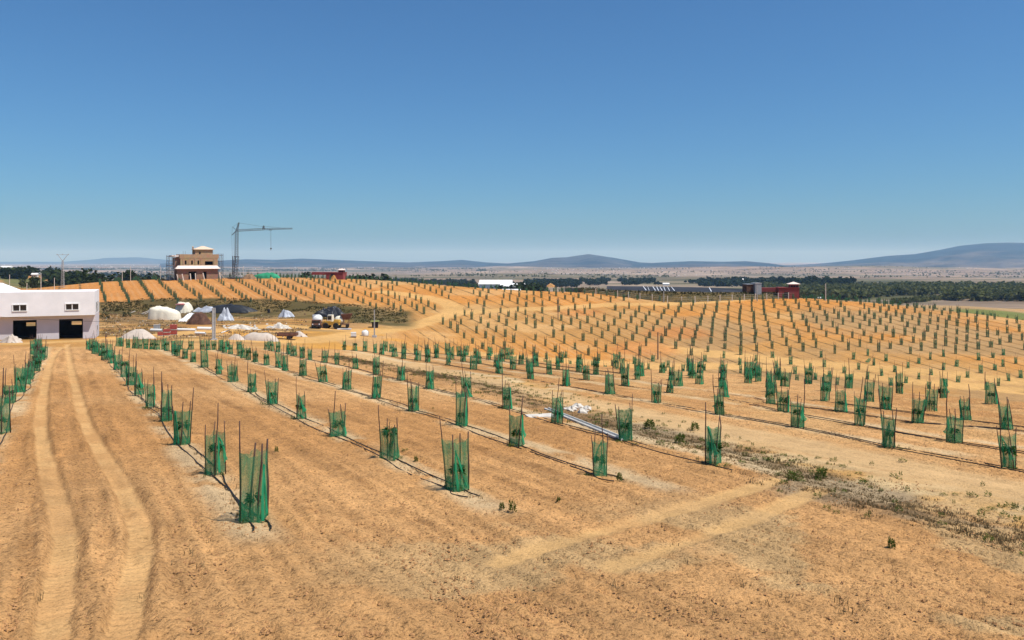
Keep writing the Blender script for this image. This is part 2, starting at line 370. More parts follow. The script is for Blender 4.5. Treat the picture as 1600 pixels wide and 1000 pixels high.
def grid_faces(nr, nc):
    i = np.arange(nr-1)[:, None]*nc+np.arange(nc-1)[None]
    return np.stack([i, i+1, i+nc+1, i+nc], -1).reshape(-1, 4)
def merge_copies(base_v, base_q, mats):
    """many transformed copies of one small mesh as numpy arrays; mats = list of (loc, rz, sx, sz)"""
    bv = np.asarray(base_v, float); bq = np.asarray(base_q, int); V = []; Q = []
    for k, (l, rz, sx, sz) in enumerate(mats):
        c, s = math.cos(rz)*sx, math.sin(rz)*sx
        V.append(np.c_[bv[:, 0]*c-bv[:, 1]*s+l[0], bv[:, 0]*s+bv[:, 1]*c+l[1], bv[:, 2]*sz+l[2]]); Q.append(bq+k*len(bv))
    return np.concatenate(V), np.concatenate(Q)
def polydist(X, Y, pts):
    """distance to a world polyline and the length along it"""
    D = np.full(X.shape, 1e9); S = np.zeros(X.shape); acc = 0
    for (x0, y0), (x1, y1) in zip(pts[:-1], pts[1:]):
        dx, dy = x1-x0, y1-y0; L2 = dx*dx+dy*dy+1e-9; L = math.sqrt(L2)
        t = np.clip(((X-x0)*dx+(Y-y0)*dy)/L2, 0, 1)
        d = np.hypot(X-x0-t*dx, Y-y0-t*dy); k = d < D
        D = np.where(k, d, D); S = np.where(k, acc+t*L, S); acc += L
    return D, S
def pl(*uv):            # picture points -> ground polyline, smoothed
    p = np.array([hit(u, v)[:2] for u, v in uv])
    if len(p) > 2:
        for _ in range(2):
            q = [p[0]]
            for a, b in zip(p[:-1], p[1:]): q += [a*.75+b*.25, a*.25+b*.75]
            q.append(p[-1]); p = np.array(q)
    return [tuple(a) for a in p]

# ------------------------------------------------------------------ ground sheet
TRK_L = pl((108,538),(88,548),(78,565),(70,600),(62,650),(67,700),(80,750),(94,800),(104,840),(99,868),(90,920),(82,990))
TRK_R = pl((104,538),(108,560),(113,585),(122,620),(133,660),(155,700),(185,745),(208,790),(223,832),(218,868),(206,920),(192,990))
CROSS = [pl((780,880),(870,848),(1000,815),(1100,785),(1212,750)), pl((960,885),(1060,850),(1140,825),(1205,797),(1280,765))]
STRIP = pl((520,556),(620,576),(700,590),(770,606),(840,632),(920,655),(1000,674),(1080,690),(1180,715),(1250,745),(1330,772),(1430,800),(1530,825),(1640,850),(1800,890))
LANE = pl((560,552),(650,572),(750,596),(900,628),(1050,657),(1200,688),(1400,730),(1600,768),(1800,806))
OCHRE = pl((700,582),(800,600),(900,632),(1000,664),(1120,694),(1250,722),(1400,760),(1600,805),(1750,830))
ROAD = [pl((300,531),(450,536),(540,523),(620,513),(660,505),(700,490),(750,486),(850,482),(950,476),(1060,475),(1160,468),(1245,466)), pl((712,487),(706,478),(690,470),(650,462),(600,456)), pl((560,516),(480,512),(420,508),(330,518),(170,529),(0,538)),
        pl((640,553),(720,548),(830,560),(930,566),(1030,574),(1160,571),(1300,583),(1450,598),(1600,612)), pl((1000,541),(1100,552),(1250,566),(1420,580),(1600,597))]
BANKLINE = [hit(u_, v_)[:2] for u_, v_ in ((165,480),(240,479),(330,480),(430,484),(500,488),(560,494),(612,499),(636,504))]
def paint(X, Y):
    """soil colour and masks for ground points"""
    d = np.hypot(X, Y); q = X*CS+Y*SN; t = -X*SN+Y*CS; u = 800+X/np.maximum(Y, .5)*F
    ed = np.interp(u, EU, ED); near = 1-sstep(-3, 5, Y-ed)
    n1 = fbm(X/14, Y/14, 3); n2 = fbm(X/45, Y/45, 4); n3 = fbm(X/5, Y/5, 6); n4 = fbm(q/1.2, t/9, 8); n0 = fbm(X/1.3, Y/1.3, 12)
    def C(*c): return np.array(c)[None, :]
    def mix(a, b, m): return a+(b-a)*np.asarray(m)[:, None]
    soil = mix(C(.485, .246, .089), C(.56, .305, .122), sstep(.35, .65, n1))
    far = mix(C(.46, .235, .072), C(.53, .225, .052), sstep(.4, .62, n2)); far = mix(far, C(.58, .345, .14), sstep(.5, .68, n1)*.6)
    tanm = sstep(900, 1150, u)*sstep(-3, 5, Y-ed)
    far = mix(far, C(.385, .225, .092), tanm*sstep(.62, .42, fbm(X/30, Y/22, 21)))
    left = sstep(620, 420, u)*sstep(185, 200, Y)
    far = mix(far, C(.49, .205, .056), left*.8)
    col = mix(far, soil, near)
    till = near*1.0+(1-near)*.5
    orch = (1-near)*np.where(FC+FSL*Y > -21, 1, 1)*sstep(105, 125, Y)*(1-sstep(285, 300, Y))
    yard = sstep(200, 192, Y)*sstep(100, 112, Y)*sstep(650, 600, u)*(1-near)*sstep(.0, .15, 1-near)
    orch = orch*(1-yard)
    col = mix(col, mix(C(.58, .285, .06), C(.50, .29, .115), sstep(.4, .6, n3)), yard*.9); ys = fbm(X/9, Y/3.5, 81); lf = sstep(-20, -45, X-(Y-150)*.1); col = mix(col, mix(C(.26, .13, .05), C(.15, .105, .04), sstep(.4, .6, fbm(X/6, Y/4, 83))), yard*lf*sstep(.32, .48, ys)*.75); till = till*(1-.6*yard)
    # right of the crest: soft fallow and green fields beyond
    bey = sstep(285, 315, Y)
    fld = mix(C(.36, .22, .10), C(.42, .27, .12), n2); fld = mix(fld, C(.10, .12, .035), sstep(.5, .56, fbm(X/70, Y/38, 15))*(1-sstep(1350, 1420, u)))
    col = mix(col, fld, bey)
    g2 = sstep(1480, 1500, u)*sstep(250, 265, Y)*sstep(330, 315, Y); col = mix(col, C(.12, .16, .04), g2*.85)
    tw = sstep(1340, 1400, u)*sstep(330, 345, Y)*sstep(470, 440, Y); col = mix(col, mix(C(.40, .26, .12), C(.46, .24, .09), sstep(.5, .6, fbm(X/30, Y/20, 19))), tw*.9)
    rg = np.zeros(X.shape)
    # dry weed strip, ochre soil, sandy lane
    D, S = polydist(X, Y, OCHRE); wv = (fbm(X/2.2, Y/2.2, 13)-.5)
    a = sstep(2.6, 1.2, D+wv*2.4)*near; col = mix(col, mix(C(.56, .32, .11), C(.60, .43, .22), sstep(.42, .6, n0)), a*.95); till = till*(1-.4*a)
    D, S = polydist(X, Y, LANE); a = sstep(2.1, 1.1, D+wv*.9)*near; col = mix(col, C(.56, .36, .17), a*.9); till = till*(1-.7*a)
    rut = a*sstep(.22, .05, np.abs(np.abs(D)-.8)); rg -= rut*.04
    D, S = polydist(X, Y, STRIP); a = sstep(1.7, .5, D+wv*2.6)*near; col = mix(col, mix(C(.17, .12, .07), C(.34, .25, .15), sstep(.35, .65, n0)), a*.85*(.35+.65*sstep(48, 30, YY if 0 else Y))); till = till*(1-.2*a)
    # pale crust along the hoses of each near row
    for q0 in (-2.2, 3.05, 8.25, 13.3, 17.6, 25.6, 29.3, 33.0):
        dd = np.abs(q-q0-(t-20)*.02*(1 if q0 > 15 else 0)+(n3-.5)*.5)
        a = sstep(.75, .15, dd)*near*sstep(.36, .5, n0*.6+n1*.4)*sstep(14.5, 16, t); col = mix(col, C(.60, .44, .25), a*.75); till = till*(1-.4*a)
    for q0 in (-2.2, 3.05, 8.25, 13.3, 17.6, 29.3, 33.0, 36.5, 40.5, 44.5):
        for off, st in ((1.55, .8), (2.3, .45), (3.3, 1.)):
            dd = np.abs(q-q0-off-(t-20)*.02*(1 if q0 > 15 else 0)+(fbm(X/3, Y/3, 91, 2)-.5)*.5)
            a = sstep(.30, .06, dd)*near*st*sstep(.34, .5, fbm(t/5+q0*3, q*.4, 92, 3))*sstep(13, 15, t); col = mix(col, C(.30, .15, .056), a*(.22+.45*sstep(.38, .58, fbm(X/.35, Y/.35, 93, 2)))); rg += .12*a*(fbm(X/.3, Y/.3, 94, 2)-.3)
    # headland where machines turned, bottom of the picture
    a = sstep(16, 12.5, t)*near*sstep(2, 6, q); col = mix(col, C(.52, .33, .15), a*sstep(.5, .64, fbm(X/2.4, Y/1.6, 41))*.9)
    rt = sstep(.5, .62, fbm(X/1.9, Y/1.9, 44))*sstep(22, 26, q)*near; col = mix(col, C(.58, .35, .145), rt*.4)
    for cr in CROSS:
        D, S = polydist(X, Y, cr); a = sstep(.38, .12, D+wv*.35)*near; col = mix(col, C(.60, .36, .145), a*(.4+.45*sstep(.35, .6, n0))); till = till*(1-.75*a); rg -= .035*a
    ts = np.zeros(X.shape); tm = np.zeros(X.shape)
    for tr in (TRK_L, TRK_R):
        D, S = polydist(X, Y, tr); D = D+(fbm(X/.6, Y/.6, 51)-.5)*.10
        a = sstep(.31, .16, D+(n0-.5)*.13)*sstep(110, 100, Y); col = mix(col, C(.60, .36, .15), a*(.35+.45*sstep(.35, .6, n0))); till = till*(1-.75*a); rg -= .085*a
        rg += .07*sstep(.16, .02, np.abs(D-.38))*near*sstep(.35, .7, n0); ts = np.where(a > .02, S/1000, ts); tm = np.maximum(tm, a)
    for rd in ROAD:
        D, S = polydist(X, Y, rd); a = sstep(3.6, 2.0, D+wv*1.5)*(1-near); col = mix(col, C(.60, .35, .125), a*.85); till = till*(1-.7*a); orch = orch*(1-a)
    # grassy bank at the back of the yard
    BNK = BANKLINE
    D, S = polydist(X, Y, BNK); a = sstep(15, 9, D+(n3-.5)*9)*(1-near)*sstep(150, 158, Y)*sstep(662, 632, u)
    up = sstep(0, 1, (Y-172)/14)
    col = mix(col, mix(C(.070, .064, .024), C(.17, .12, .048), sstep(.42, .62, n3)), a*.92*np.maximum(up, sstep(520, 560, u)))
    orch = orch*(1-a)
    wet = polydist(X, Y, pl((250,490),(280,496),(180,497),(240,505)))[0]; a = sstep(8, 2, wet+(n3-.5)*10)*yard; col = mix(col, C(.17, .11, .05), a*.7)
    for (u_, v_, r_) in ((905,489,7),(1000,545,8),(1060,520,9)):
        x_, y_, _ = hit(u_, v_); a = sstep(r_, r_*.4, np.hypot(X-x_, Y-y_)+(n3-.5)*6); col = mix(col, C(.52, .19, .05), a*.6)
    # micro relief
    rough = near*sstep(90, 40, Y)
    clod = (fbm(X/.16, Y/.16, 60, 3)-.5)*.075+(fbm(X/.5, Y/.5, 61, 3)-.5)*.09
    fur = (fbm(q/.33, t/7, 62, 3)-.5)*.10+.020*np.sin(2*math.pi*q/.42+5*fbm(X/4, Y/4, 95, 2))*sstep(40, 25, Y)*sstep(.35, .55, n1)
    rg = rg+(clod+fur)*rough*np.clip(till, .12, 1)
    rg = rg+(fbm(X/9, Y/9, 63)-.5)*.25*sstep(20, 60, Y)
    return col, till, orch, ts, tm, rg
def make_ground():
    tx = np.linspace(-1.25, 1.25, 1050); Y = np.geomspace(4.5, 470, 860)
    T, YY = np.meshgrid(tx, Y); X = (T*YY).ravel(); YY = YY.ravel()
    col, till, orch, ts, tm, rg = paint(X, YY)
    Z = zt(X, YY)+rg
    one = np.ones(len(X))
    o = np_mesh('ground', np.c_[X, YY, Z], grid_faces(860, 1050), M['soil'], True,
                dict(base=np.c_[col, one], zone=np.c_[till, orch, one*0, one], track=np.c_[ts, tm, rowidx(X, YY)/1000, one]))
    o['kind'] = 'structure'
    # far plain
    tx = np.linspace(-2.2, 2.2, 620); Y = np.geomspace(440, 30000, 420)
    T, YY = np.meshgrid(tx, Y); X = (T*YY).ravel(); YY = YY.ravel(); Z = zt(X, YY)-sstep(470, 440, YY)*.6
    n1 = fbm(X/160, YY/90, 70); n2 = fbm(X/420, YY/300, 71); n3 = fbm(X/700, YY/900, 72); u = 800+X/YY*F
    def C(*c): return np.array(c)[None, :]
    def mix(a, b, m): return a+(b-a)*np.asarray(m)[:, None]
    col = mix(C(.22, .16, .11), C(.29, .21, .15), sstep(.35, .65, n1)); col = mix(col, C(.15, .13, .075), sstep(.48, .58, n2)*.8)
    col = mix(col, C(.36, .27, .20), sstep(.55, .68, n3)*.8)
    scrub = sstep(.52, .58, fbm(X/230, YY/110, 74))*sstep(2600, 1800, YY); col = mix(col, C(.075, .075, .032), scrub*.9)
    scrub = sstep(.54, .58, fbm(X/500, YY/160, 75))*sstep(1500, 2500, YY)*sstep(900, 300, u); col = mix(col, C(.10, .10, .06), scrub*.8)
    rise = np.exp(-((X+440)/150)**2-((YY-590)/170)**2); col = mix(col, mix(C(.40, .20, .075), C(.12, .12, .045), sstep(.45, .55, fbm(X/60, YY/40, 77))), sstep(.15, .4, rise)*.9)
    np_mesh('plain', np.c_[X, YY, Z], grid_faces(420, 620), M['plain'], True, dict(base=np.c_[col, np.ones(len(X))]))['kind'] = 'structure'
make_ground()

tick('ground')
# ---- mountains
def mountains(name, prof, D, front, back, seed, c1, c2, foot=-62):
    us = np.linspace(prof[0][0], prof[-1][0], 420); vs = np.interp(us, [p[0] for p in prof], [p[1] for p in prof])
    k = np.array([1, 4, 6, 4, 1.])/16; vs = np.convolve(np.pad(vs, 2, 'edge'), k, 'valid')
    s = np.r_[np.linspace(-1, 0, 44), np.linspace(.05, 1, 20)]
    U, S = np.meshgrid(us, s); top = np.broadcast_to((408-vs)/F*D, U.shape)-foot
    dep = D+np.where(S < 0, S*front, S*back); X = (U-800)/F*dep
    sh = np.where(S < 0, (1+S)**1.5, np.cos(S*math.pi/2))
    rid = 1-np.abs(2*fbm(X/(D*.07), dep/(D*.16), seed, 5)-1)
    w = np.clip(1-np.abs(S), 0, 1); mid = 4*w*(1-w)
    Z = foot+top*np.clip(sh+mid*(rid-.78)*.55*(S < 0), 0, 1.0)+(S > -.15)*(S < .15)*0
    Z = np.minimum(Z, foot+top*(1+0*S))
    n = fbm(X/600, dep/400, seed+3)
    m = sstep(.42, .58, n*.7+.3*(1-sh)); c = np.array(c1)[None, None]+(np.array(c2)-np.array(c1))[None, None]*m[..., None]
    V = np.stack([X, dep, Z], -1).reshape(-1, 3)
    o = np_mesh(name, V, grid_faces(len(s), 420), M['mountain'], True, dict(base=np.c_[c.reshape(-1, 3), np.ones(len(V))])); o['kind'] = 'structure'
MG, MT = (.012, .022, .024), (.055, .050, .046)
mountains('mountain_range', [(-400,409),(100,409),(150,405),(165,403),(215,402),(262,406),(300,409),(500,411)], 17000, 3000, 2500, 1, MG, MT)
mountains('mountain_range', [(250,412),(330,408),(385,405),(430,406),(472,404),(520,406),(600,409),(640,410),(690,408),(722,406),(760,410),(800,412),(900,415)], 9500, 2800, 2500, 2, MG, MT)
mountains('mountain_range', [(700,415),(790,412),(835,408),(862,403),(885,402),(905,399),(920,397),(940,400),(960,403),(1000,410),(1040,412),(1100,416)], 8600, 2700, 2500, 3, MG, (.06, .055, .05))
mountains('mountain_range', [(930,416),(1000,412),(1035,410),(1080,408),(1130,409),(1165,408),(1200,411),(1240,417),(1300,420)], 7800, 2000, 2000, 4, MG, MT)
mountains('mountain_range', [(1150,420),(1240,415),(1290,411),(1330,407),(1385,400),(1430,397),(1470,390),(1500,384),(1540,380),(1575,379),(1640,380),(1720,386),(1850,400),(2100,412)], 8800, 3600, 3000, 5, MG, (.095, .080, .066))

tick('mountains')
# ---- tree guards
rng = random.Random(11)
ORD = 'zeroth first second third fourth fifth sixth seventh eighth ninth tenth eleventh twelfth thirteenth'.split()
def leaf_tuft(mb, n, c, rad, size, rnd, droop=.2):
    for _ in range(n):
        a = rnd.uniform(0, 6.283); e = rnd.uniform(-.5, 1.2); r = rad*rnd.uniform(.15, 1)**.6
        p = np.array((c[0]+r*math.cos(a)*math.cos(e)*.8, c[1]+r*math.sin(a)*math.cos(e)*.8, c[2]+r*math.sin(e)))
        dr = np.array((math.cos(a), math.sin(a), rnd.uniform(-.6, .7)-droop)); dr /= np.linalg.norm(dr)
        sd = np.cross(dr, (rnd.uniform(-1, 1), rnd.uniform(-1, 1), rnd.uniform(-1, 1))); sd /= np.linalg.norm(sd)+1e-6
        L = size*rnd.uniform(.7, 1.4); w = L*.17; up = np.cross(sd, dr)*w*.4
        mb.add([p, p+dr*L*.5+sd*w+up, p+dr*L, p+dr*L*.5-sd*w+up, p+dr*L*.5], [(0, 1, 2, 4), (0, 4, 2, 3)])
def make_variant(seed, w=.27, h=1.12, res=1):
    """meshes of one guard: net, folded flap, stakes; the sapling is separate"""
    rd = random.Random(seed); ns = rd.choice((3, 4, 4, 4)); a0 = rd.uniform(0, 6.28)
    st = []
    for k in range(ns):
        a = a0+6.283*k/ns+rd.uniform(-.25, .25); r = w*rd.uniform(.9, 1.15)
        st.append((a, r, h+(rd.uniform(.05, .3) if k else rd.uniform(.5, 1.0)), rd.uniform(-.10, .10), rd.uniform(-.10, .10)))
    st.sort(key=lambda q: q[0] % 6.283)
    def rim(k, z):
        a, r, H, lx, ly = st[k % ns]; return np.array((r*math.cos(a)+lx*z, r*math.sin(a)+ly*z))
    net = MB(); per = 7; nv = 9; vs = []; nc = ns*per
    ph = [rd.uniform(0, 6.28) for _ in range(6)]; tops = [h*rd.uniform(.92, 1.04) for _ in range(ns)]
    gat = rd.uniform(.88, 1.28)
    for j in range(nv+1):
        fz = j/nv
        for k in range(ns):
            for s in range(per):
                tt = s/per; top = tops[k]*(1-tt)+tops[(k+1) % ns]*tt-.10*math.sin(math.pi*tt)*rd.uniform(.5, 1.)
                z = .03+fz*(top-.03); p = rim(k, z)*(1-tt)+rim(k+1, z)*tt
                ln = math.hypot(*p)+1e-6
                r = 1.04-.10*math.sin(math.pi*tt)*(.4+.6*fz)+.07*math.sin(9*tt+ph[k % 6]+3*fz)*math.sin(math.pi*tt)
                r *= gat+(1-gat)*min(1, fz*2.2); r += rd.uniform(-.045, .045)*(tt > 0)
                vs.append((p[0]*r, p[1]*r, z))
    fs = []
    for j in range(nv):
        for c in range(nc): fs.append((j*nc+c, j*nc+(c+1) % nc, (j+1)*nc+(c+1) % nc, (j+1)*nc+c))
    net.add(vs, fs)
    flap = MB()
    # the loose end of the net, gathered and hanging diagonally, with a hem band doubled at the foot
    k = rd.randrange(ns); nn = 10; tail = rd.choice((0, .1, .3)); z0 = h*rd.uniform(.75, .98); q0 = rd.uniform(.02, .4)
    for strand in range(rd.choice((2, 3, 4))):
        ww = rd.uniform(.010, .034); q1 = rd.uniform(.25, 1.0); z1 = rd.choice((0, 0, .1, .35)); bow = rd.uniform(-.12, .12); vs = []
        for j in range(nn+1):
            f = j/nn; z = z0*(1-f)+z1*f+bow*.5*math.sin(3.1*f); q = q0+(q1-q0)*f+bow*math.sin(3.1*f); p = rim(k, z)*(1-q)+rim(k+1, z)*q
            if f > .6: p = p*(1+tail*(f-.6)*2.5)
            tn = rim(k+1, z)-rim(k, z); tn /= np.linalg.norm(tn)+1e-6; nr = np.array((tn[1], -tn[0])); nr *= 1 if nr@p > 0 else -1
            wj = ww*(.5+1.6*f*rd.uniform(.6, 1.3))
            for i in range(5):
                o = (i/4-.5)*2*wj; b_ = .012+.03*(i % 2)+.012*strand
                vs.append((p[0]+tn[0]*o+nr[0]*b_, p[1]+tn[1]*o+nr[1]*b_, z+.03*math.sin(i*2+f*5)+o*.8*(1 if q1 > q0 else -1)))
        flap.add(vs, [(j*5+i, j*5+i+1, j*5+i+6, j*5+i+5) for j in range(nn) for i in range(4)])
    vs = []; hb = rd.uniform(.12, .36)
    for z, o in ((.0, 1.10), (hb, 1.07)):
        for kk in range(ns):
            for s in range(per):
                tt = s/per; p = (rim(kk, z)*(1-tt)+rim(kk+1, z)*tt)*o*(1+rd.uniform(-.05, .05)); vs.append((p[0], p[1], z+rd.uniform(-.03, .03)+.015))
    cut = nc if rd.random() < .3 else int(nc*rd.uniform(.3, .7))
    net.add(vs, [(c, (c+1) % nc, nc+(c+1) % nc, nc+c) for c in range(cut)])
    sm = []
    for a, r, H, lx, ly in st:
        s = MB(); x, y = r*math.cos(a)*.97, r*math.sin(a)*.97; b = rd.uniform(-.03, .03); rr = rd.uniform(.014, .022)
        s.tube([(x, y, -.2), (x+lx*H*.4+b, y+ly*H*.4, H*.4), (x+lx*H*.75-b*.4, y+ly*H*.75+b, H*.75), (x+lx*H*1.05, y+ly*H*1.05, H)], [rr, rr*.95, rr*.85, rr*.7], 6)
        sm.append(s)
    return net, flap, sm
VAR = []; NV = 14
for i in range(NV):
    net, flap, sm = make_variant(100+i, w=.23+.06*rng.random(), h=1.02+.22*rng.random())
    objs = [net.build('net', M['net'], smooth=True), flap.build('net_flap', M['flap'], smooth=True)]+[s.build('stake', M['stake'], smooth=True) for s in sm]
    VAR.append([o.data for o in objs])
    for o in objs: bpy.data.objects.remove(o)
SAP = []
for i in range(8):
    rd = random.Random(300+i); lf = MB(); H = rd.uniform(.55, .95)
    leaf_tuft(lf, 130, (rd.uniform(-.03, .03), 0, H*rd.uniform(.6, .8)), rd.uniform(.13, .18), .11, rd)
    stm = MB().tube([(0, 0, -.1), (.01, .01, H*.5), (-.01, 0, H)], [.014, .011, .007], 5)
    a = lf.build('sapling', M['leaf']); b = stm.build('stem', M['stem']); SAP.append((a.data, b.data)); bpy.data.objects.remove(a); bpy.data.objects.remove(b)
GUARD_GROUP = 'green net tree guards planted in rows'; SAP_GROUP = 'saplings growing inside the net guards'
ROWS = {
 'Z': ('row left of the wheel tracks', [(2,677),(15,630)], -2.2),
 'A': ('row right of the wheel tracks', [(396,812),(338,741),(285,694),(260,658),(236,636),(216,617),(205,602),(195,589),(184,577),(175,568)], 2.6),
 'B': ('second row right of the wheel tracks', [(715,765),(609,717),(528,681),(469,654),(426,631),(394,613),(364,597),(340,585),(320,574),(302,567),(289,561)], 8.7),
 'C': ('third row right of the wheel tracks', [(936,742),(807,697),(721,665),(646,642),(588,622),(542,609),(505,597),(473,587)], 13.6),
 'D': ('row beside the dry weed strip', [(1116,726),(977,688),(871,662),(792,639),(729,620),(672,607),(627,594),(588,585),(555,576)], 18.9),
 'E': ('first row beyond the sandy lane', [(1576,733),(1390,699),(1246,668),(1125,648),(1026,630),(954,616),(884,603),(829,593),(780,584),(740,577),(701,571)], 27.8),
 'F': ('second row beyond the sandy lane', [(1491,691),(1344,665),(1224,644),(1130,622),(1047,614),(977,603),(916,594)], 30.8),
 'G': ('third row beyond the sandy lane', [(1573,671),(1433,661),(1314,643),(1203,631),(1128,606),(1060,604),(995,594)], 34.2),
 'H': ('fourth row beyond the sandy lane', [(1509,657),(1384,640),(1288,627)], 36.2),
 'I': ('fifth row beyond the sandy lane', [(1455,642),(1358,628)], 39.6),
 'J': ('sixth row beyond the sandy lane', [], 43.4), 'K': ('seventh row beyond the sandy lane', [], 47.2), 'L': ('eighth row beyond the sandy lane', [], 51.0),
 'N': ('ninth row beyond the sandy lane', [], 54.8), 'O': ('tenth row beyond the sandy lane', [], 58.6),
}
def fromqt(q, t): return (q*CS-t*SN, q*SN+t*CS)
guards = []              # x, y, row, order
placed = []
for key, (phrase, uv, qf) in ROWS.items():
    pts = [hit(u, v)[:2] for u, v in uv]
    step = 4.9 if key in 'ZABCD' else 4.5
    t = (-pts[-1][0]*SN+pts[-1][1]*CS)+step if pts else 11.0
    while t < 98:
        x, y = fromqt(qf+rng.uniform(-.25, .25)-(t > 80)*(.04*(t-70) if key in 'ZA' else 0), t+rng.uniform(-.4, .4)); u = 800+x/max(y, 1)*F
        lim = np.interp(u, EU, ED)*(1.0)
        if y < lim and -60 < u < 1660 and all((x-a)**2+(y-b)**2 > 4.5 for a, b in placed):
            if not (1098 < u < 1160 and y > 52): pts.append((x, y))
        t += step if y < 42 else max(2.9, step*.66)
    for i, p in enumerate(pts): guards.append((p[0], p[1], key, i+1)); placed.append(p)
extra = [(1094,584),(1088,588),(1081,592),(1072,597),(1130,592),(1132,583),(1166,585),(1171,588),(1177,592),(1184,597),(1192,602),(1201,608),(1211,615)]
for u, v in extra:
    p = hit(u, v)[:2]
    if all((p[0]-a)**2+(p[1]-b)**2 > 1.4 for a, b in placed): guards.append((p[0], p[1], 'X', 99)); placed.append(p)
for u, v in ((245,546.5),(237,546),(228,545.5),(219,545),(210,544.5),(200,543.5),(190,541.5),(186,541),(325,547),(316,546.5),(307,546.5),(298,546.5),(290,546.5),(281,546.5),(272,547),(345,547),(356,546.5),(374,546)):
    p = hit(u, v)[:2]
    if all((p[0]-a)**2+(p[1]-b)**2 > .5 for a, b in placed): guards.append((p[0], p[1], 'Y', 99)); placed.append(p)
# far lattice
far = []
_yy = np.arange(95, 305, .25)
_c = [-190.]
while _c[-1] < 190: _c.append(_c[-1]+float(np.interp(_c[-1], [-60, -20, 10, 42, 60], [3.8, 3.5, 3.2, 2.9, 2.7])))
for c0 in _c:
    xx = c0+math.tan(R(16.2))*(_yy-150); ri = rowidx(xx, _yy); cr = np.nonzero(np.floor(ri[1:]) != np.floor(ri[:-1]))[0]
    for j in cr:
        x, y = xx[j]+rng.uniform(-.2, .2), _yy[j]+rng.uniform(-.35, .35)
        u = 800+x/y*F
        if not -40 < u < 1680: continue
        z = zf(x, y); v = 408-z/y*F
        if v < np.interp(u, CU, CV)-2 or y < np.interp(u, EU, ED)+16: continue
        if u < 155 or (u < 655 and y < 203 and v > 468-(u > 540)*0) and not (u > 560 and v < 488): continue
        if u > 545 and u < 660 and v > 500 : continue
        if v > np.interp(u, LU, LV)+16: continue
        if min(float(polydist(np.array([x]), np.array([y]), rd)[0][0]) for rd in ROAD[:2]) < 3.2: continue
        if 255 < u < 350 and v < 440: continue
        if rng.random() < .07: continue
        far.append((x, y))
far.sort(key=lambda p: p[1])
print('near guards', len(guards), 'far', len(far))
nfar_ind = max(0, 300-len(guards))
def place_guard(x, y, var, rz, s, sz, label, group=GUARD_GROUP, tilt=0):
    e = empty('tree_guard', (x, y, zf(x, y)-.01), rz, label, 'tree guard', group); e.scale = (s, s, sz); e.rotation_euler = (rng.uniform(-.05, .05), tilt+rng.uniform(-.05, .05), rz)
    for nm, me in zip(('net', 'net_flap')+('stake',)*9, VAR[var]):
        o = bpy.data.objects.new(nm, me); COL.objects.link(o); o.parent = e
    return e
def place_sapling(x, y, k, rz, s, label):
    o = bpy.data.objects.new('sapling', SAP[k][0]); COL.objects.link(o); o.location = (x, y, zf(x, y)); o.rotation_euler = (0, 0, rz); o.scale = (s, s, s)
    tag(o, label, 'sapling', SAP_GROUP)
    c = bpy.data.objects.new('stem', SAP[k][1]); COL.objects.link(c); c.parent = o
for x, y, key, k in guards:
    if key == 'X':
        la = 'green net guard on the crest beside the gap in the middle rows'; ls = 'sapling in a net guard on the crest beside the gap in the rows'
    elif key == 'Y':
        la = 'green net guard in the crowded far ends of the rows before the yard'; ls = 'sapling in a net guard at the crowded far row ends before the yard'
    else:
        ph = ROWS[key][0]
        if k <= 9 and key in 'ZABCDEFGH':
            la = f'{ORD[k]} green net guard from the front in the {ph}'; ls = f'sapling inside the {ORD[k]} net guard from the front, {ph}'
        elif key in 'IJKLNO':
            la = 'green net guard among the crowded rows at the right end of the near orchard'; ls = 'sapling in a net guard, crowded rows at the right of the near orchard'
        else:
            la = f'net guard bunched in the far part of the {ph}'; ls = f'sapling in a bunched guard, far part of the {ph}'
    s = rng.uniform(.92, 1.08); sz = s*rng.uniform(.9, 1.06); var = rng.randrange(NV)
    if key == 'A' and k == 1: s, sz, var = 1.22, 1.22, 6
    if key == 'A' and k == 2: s, sz = 1.1, 1.03
    place_guard(x, y, var, rng.uniform(0, 6.28), s, sz, la)
    place_sapling(x, y, rng.randrange(8), rng.uniform(0, 6.28), rng.uniform(.85, 1.2), ls)
for i, (x, y) in enumerate(far[:nfar_ind]):
    u = 800+x/y*F; side = 'left' if u < 900 else ('right' if u > 1250 else 'middle')
    place_guard(x, y, rng.randrange(NV), rng.uniform(0, 6.28), 1.05, rng.uniform(.98, 1.2), f'small green net guard low on the far orchard slope, {side} part')
    place_sapling(x, y, rng.randrange(8), rng.uniform(0, 6.28), .9, f'sapling in a small net guard low on the far slope, {side} part')
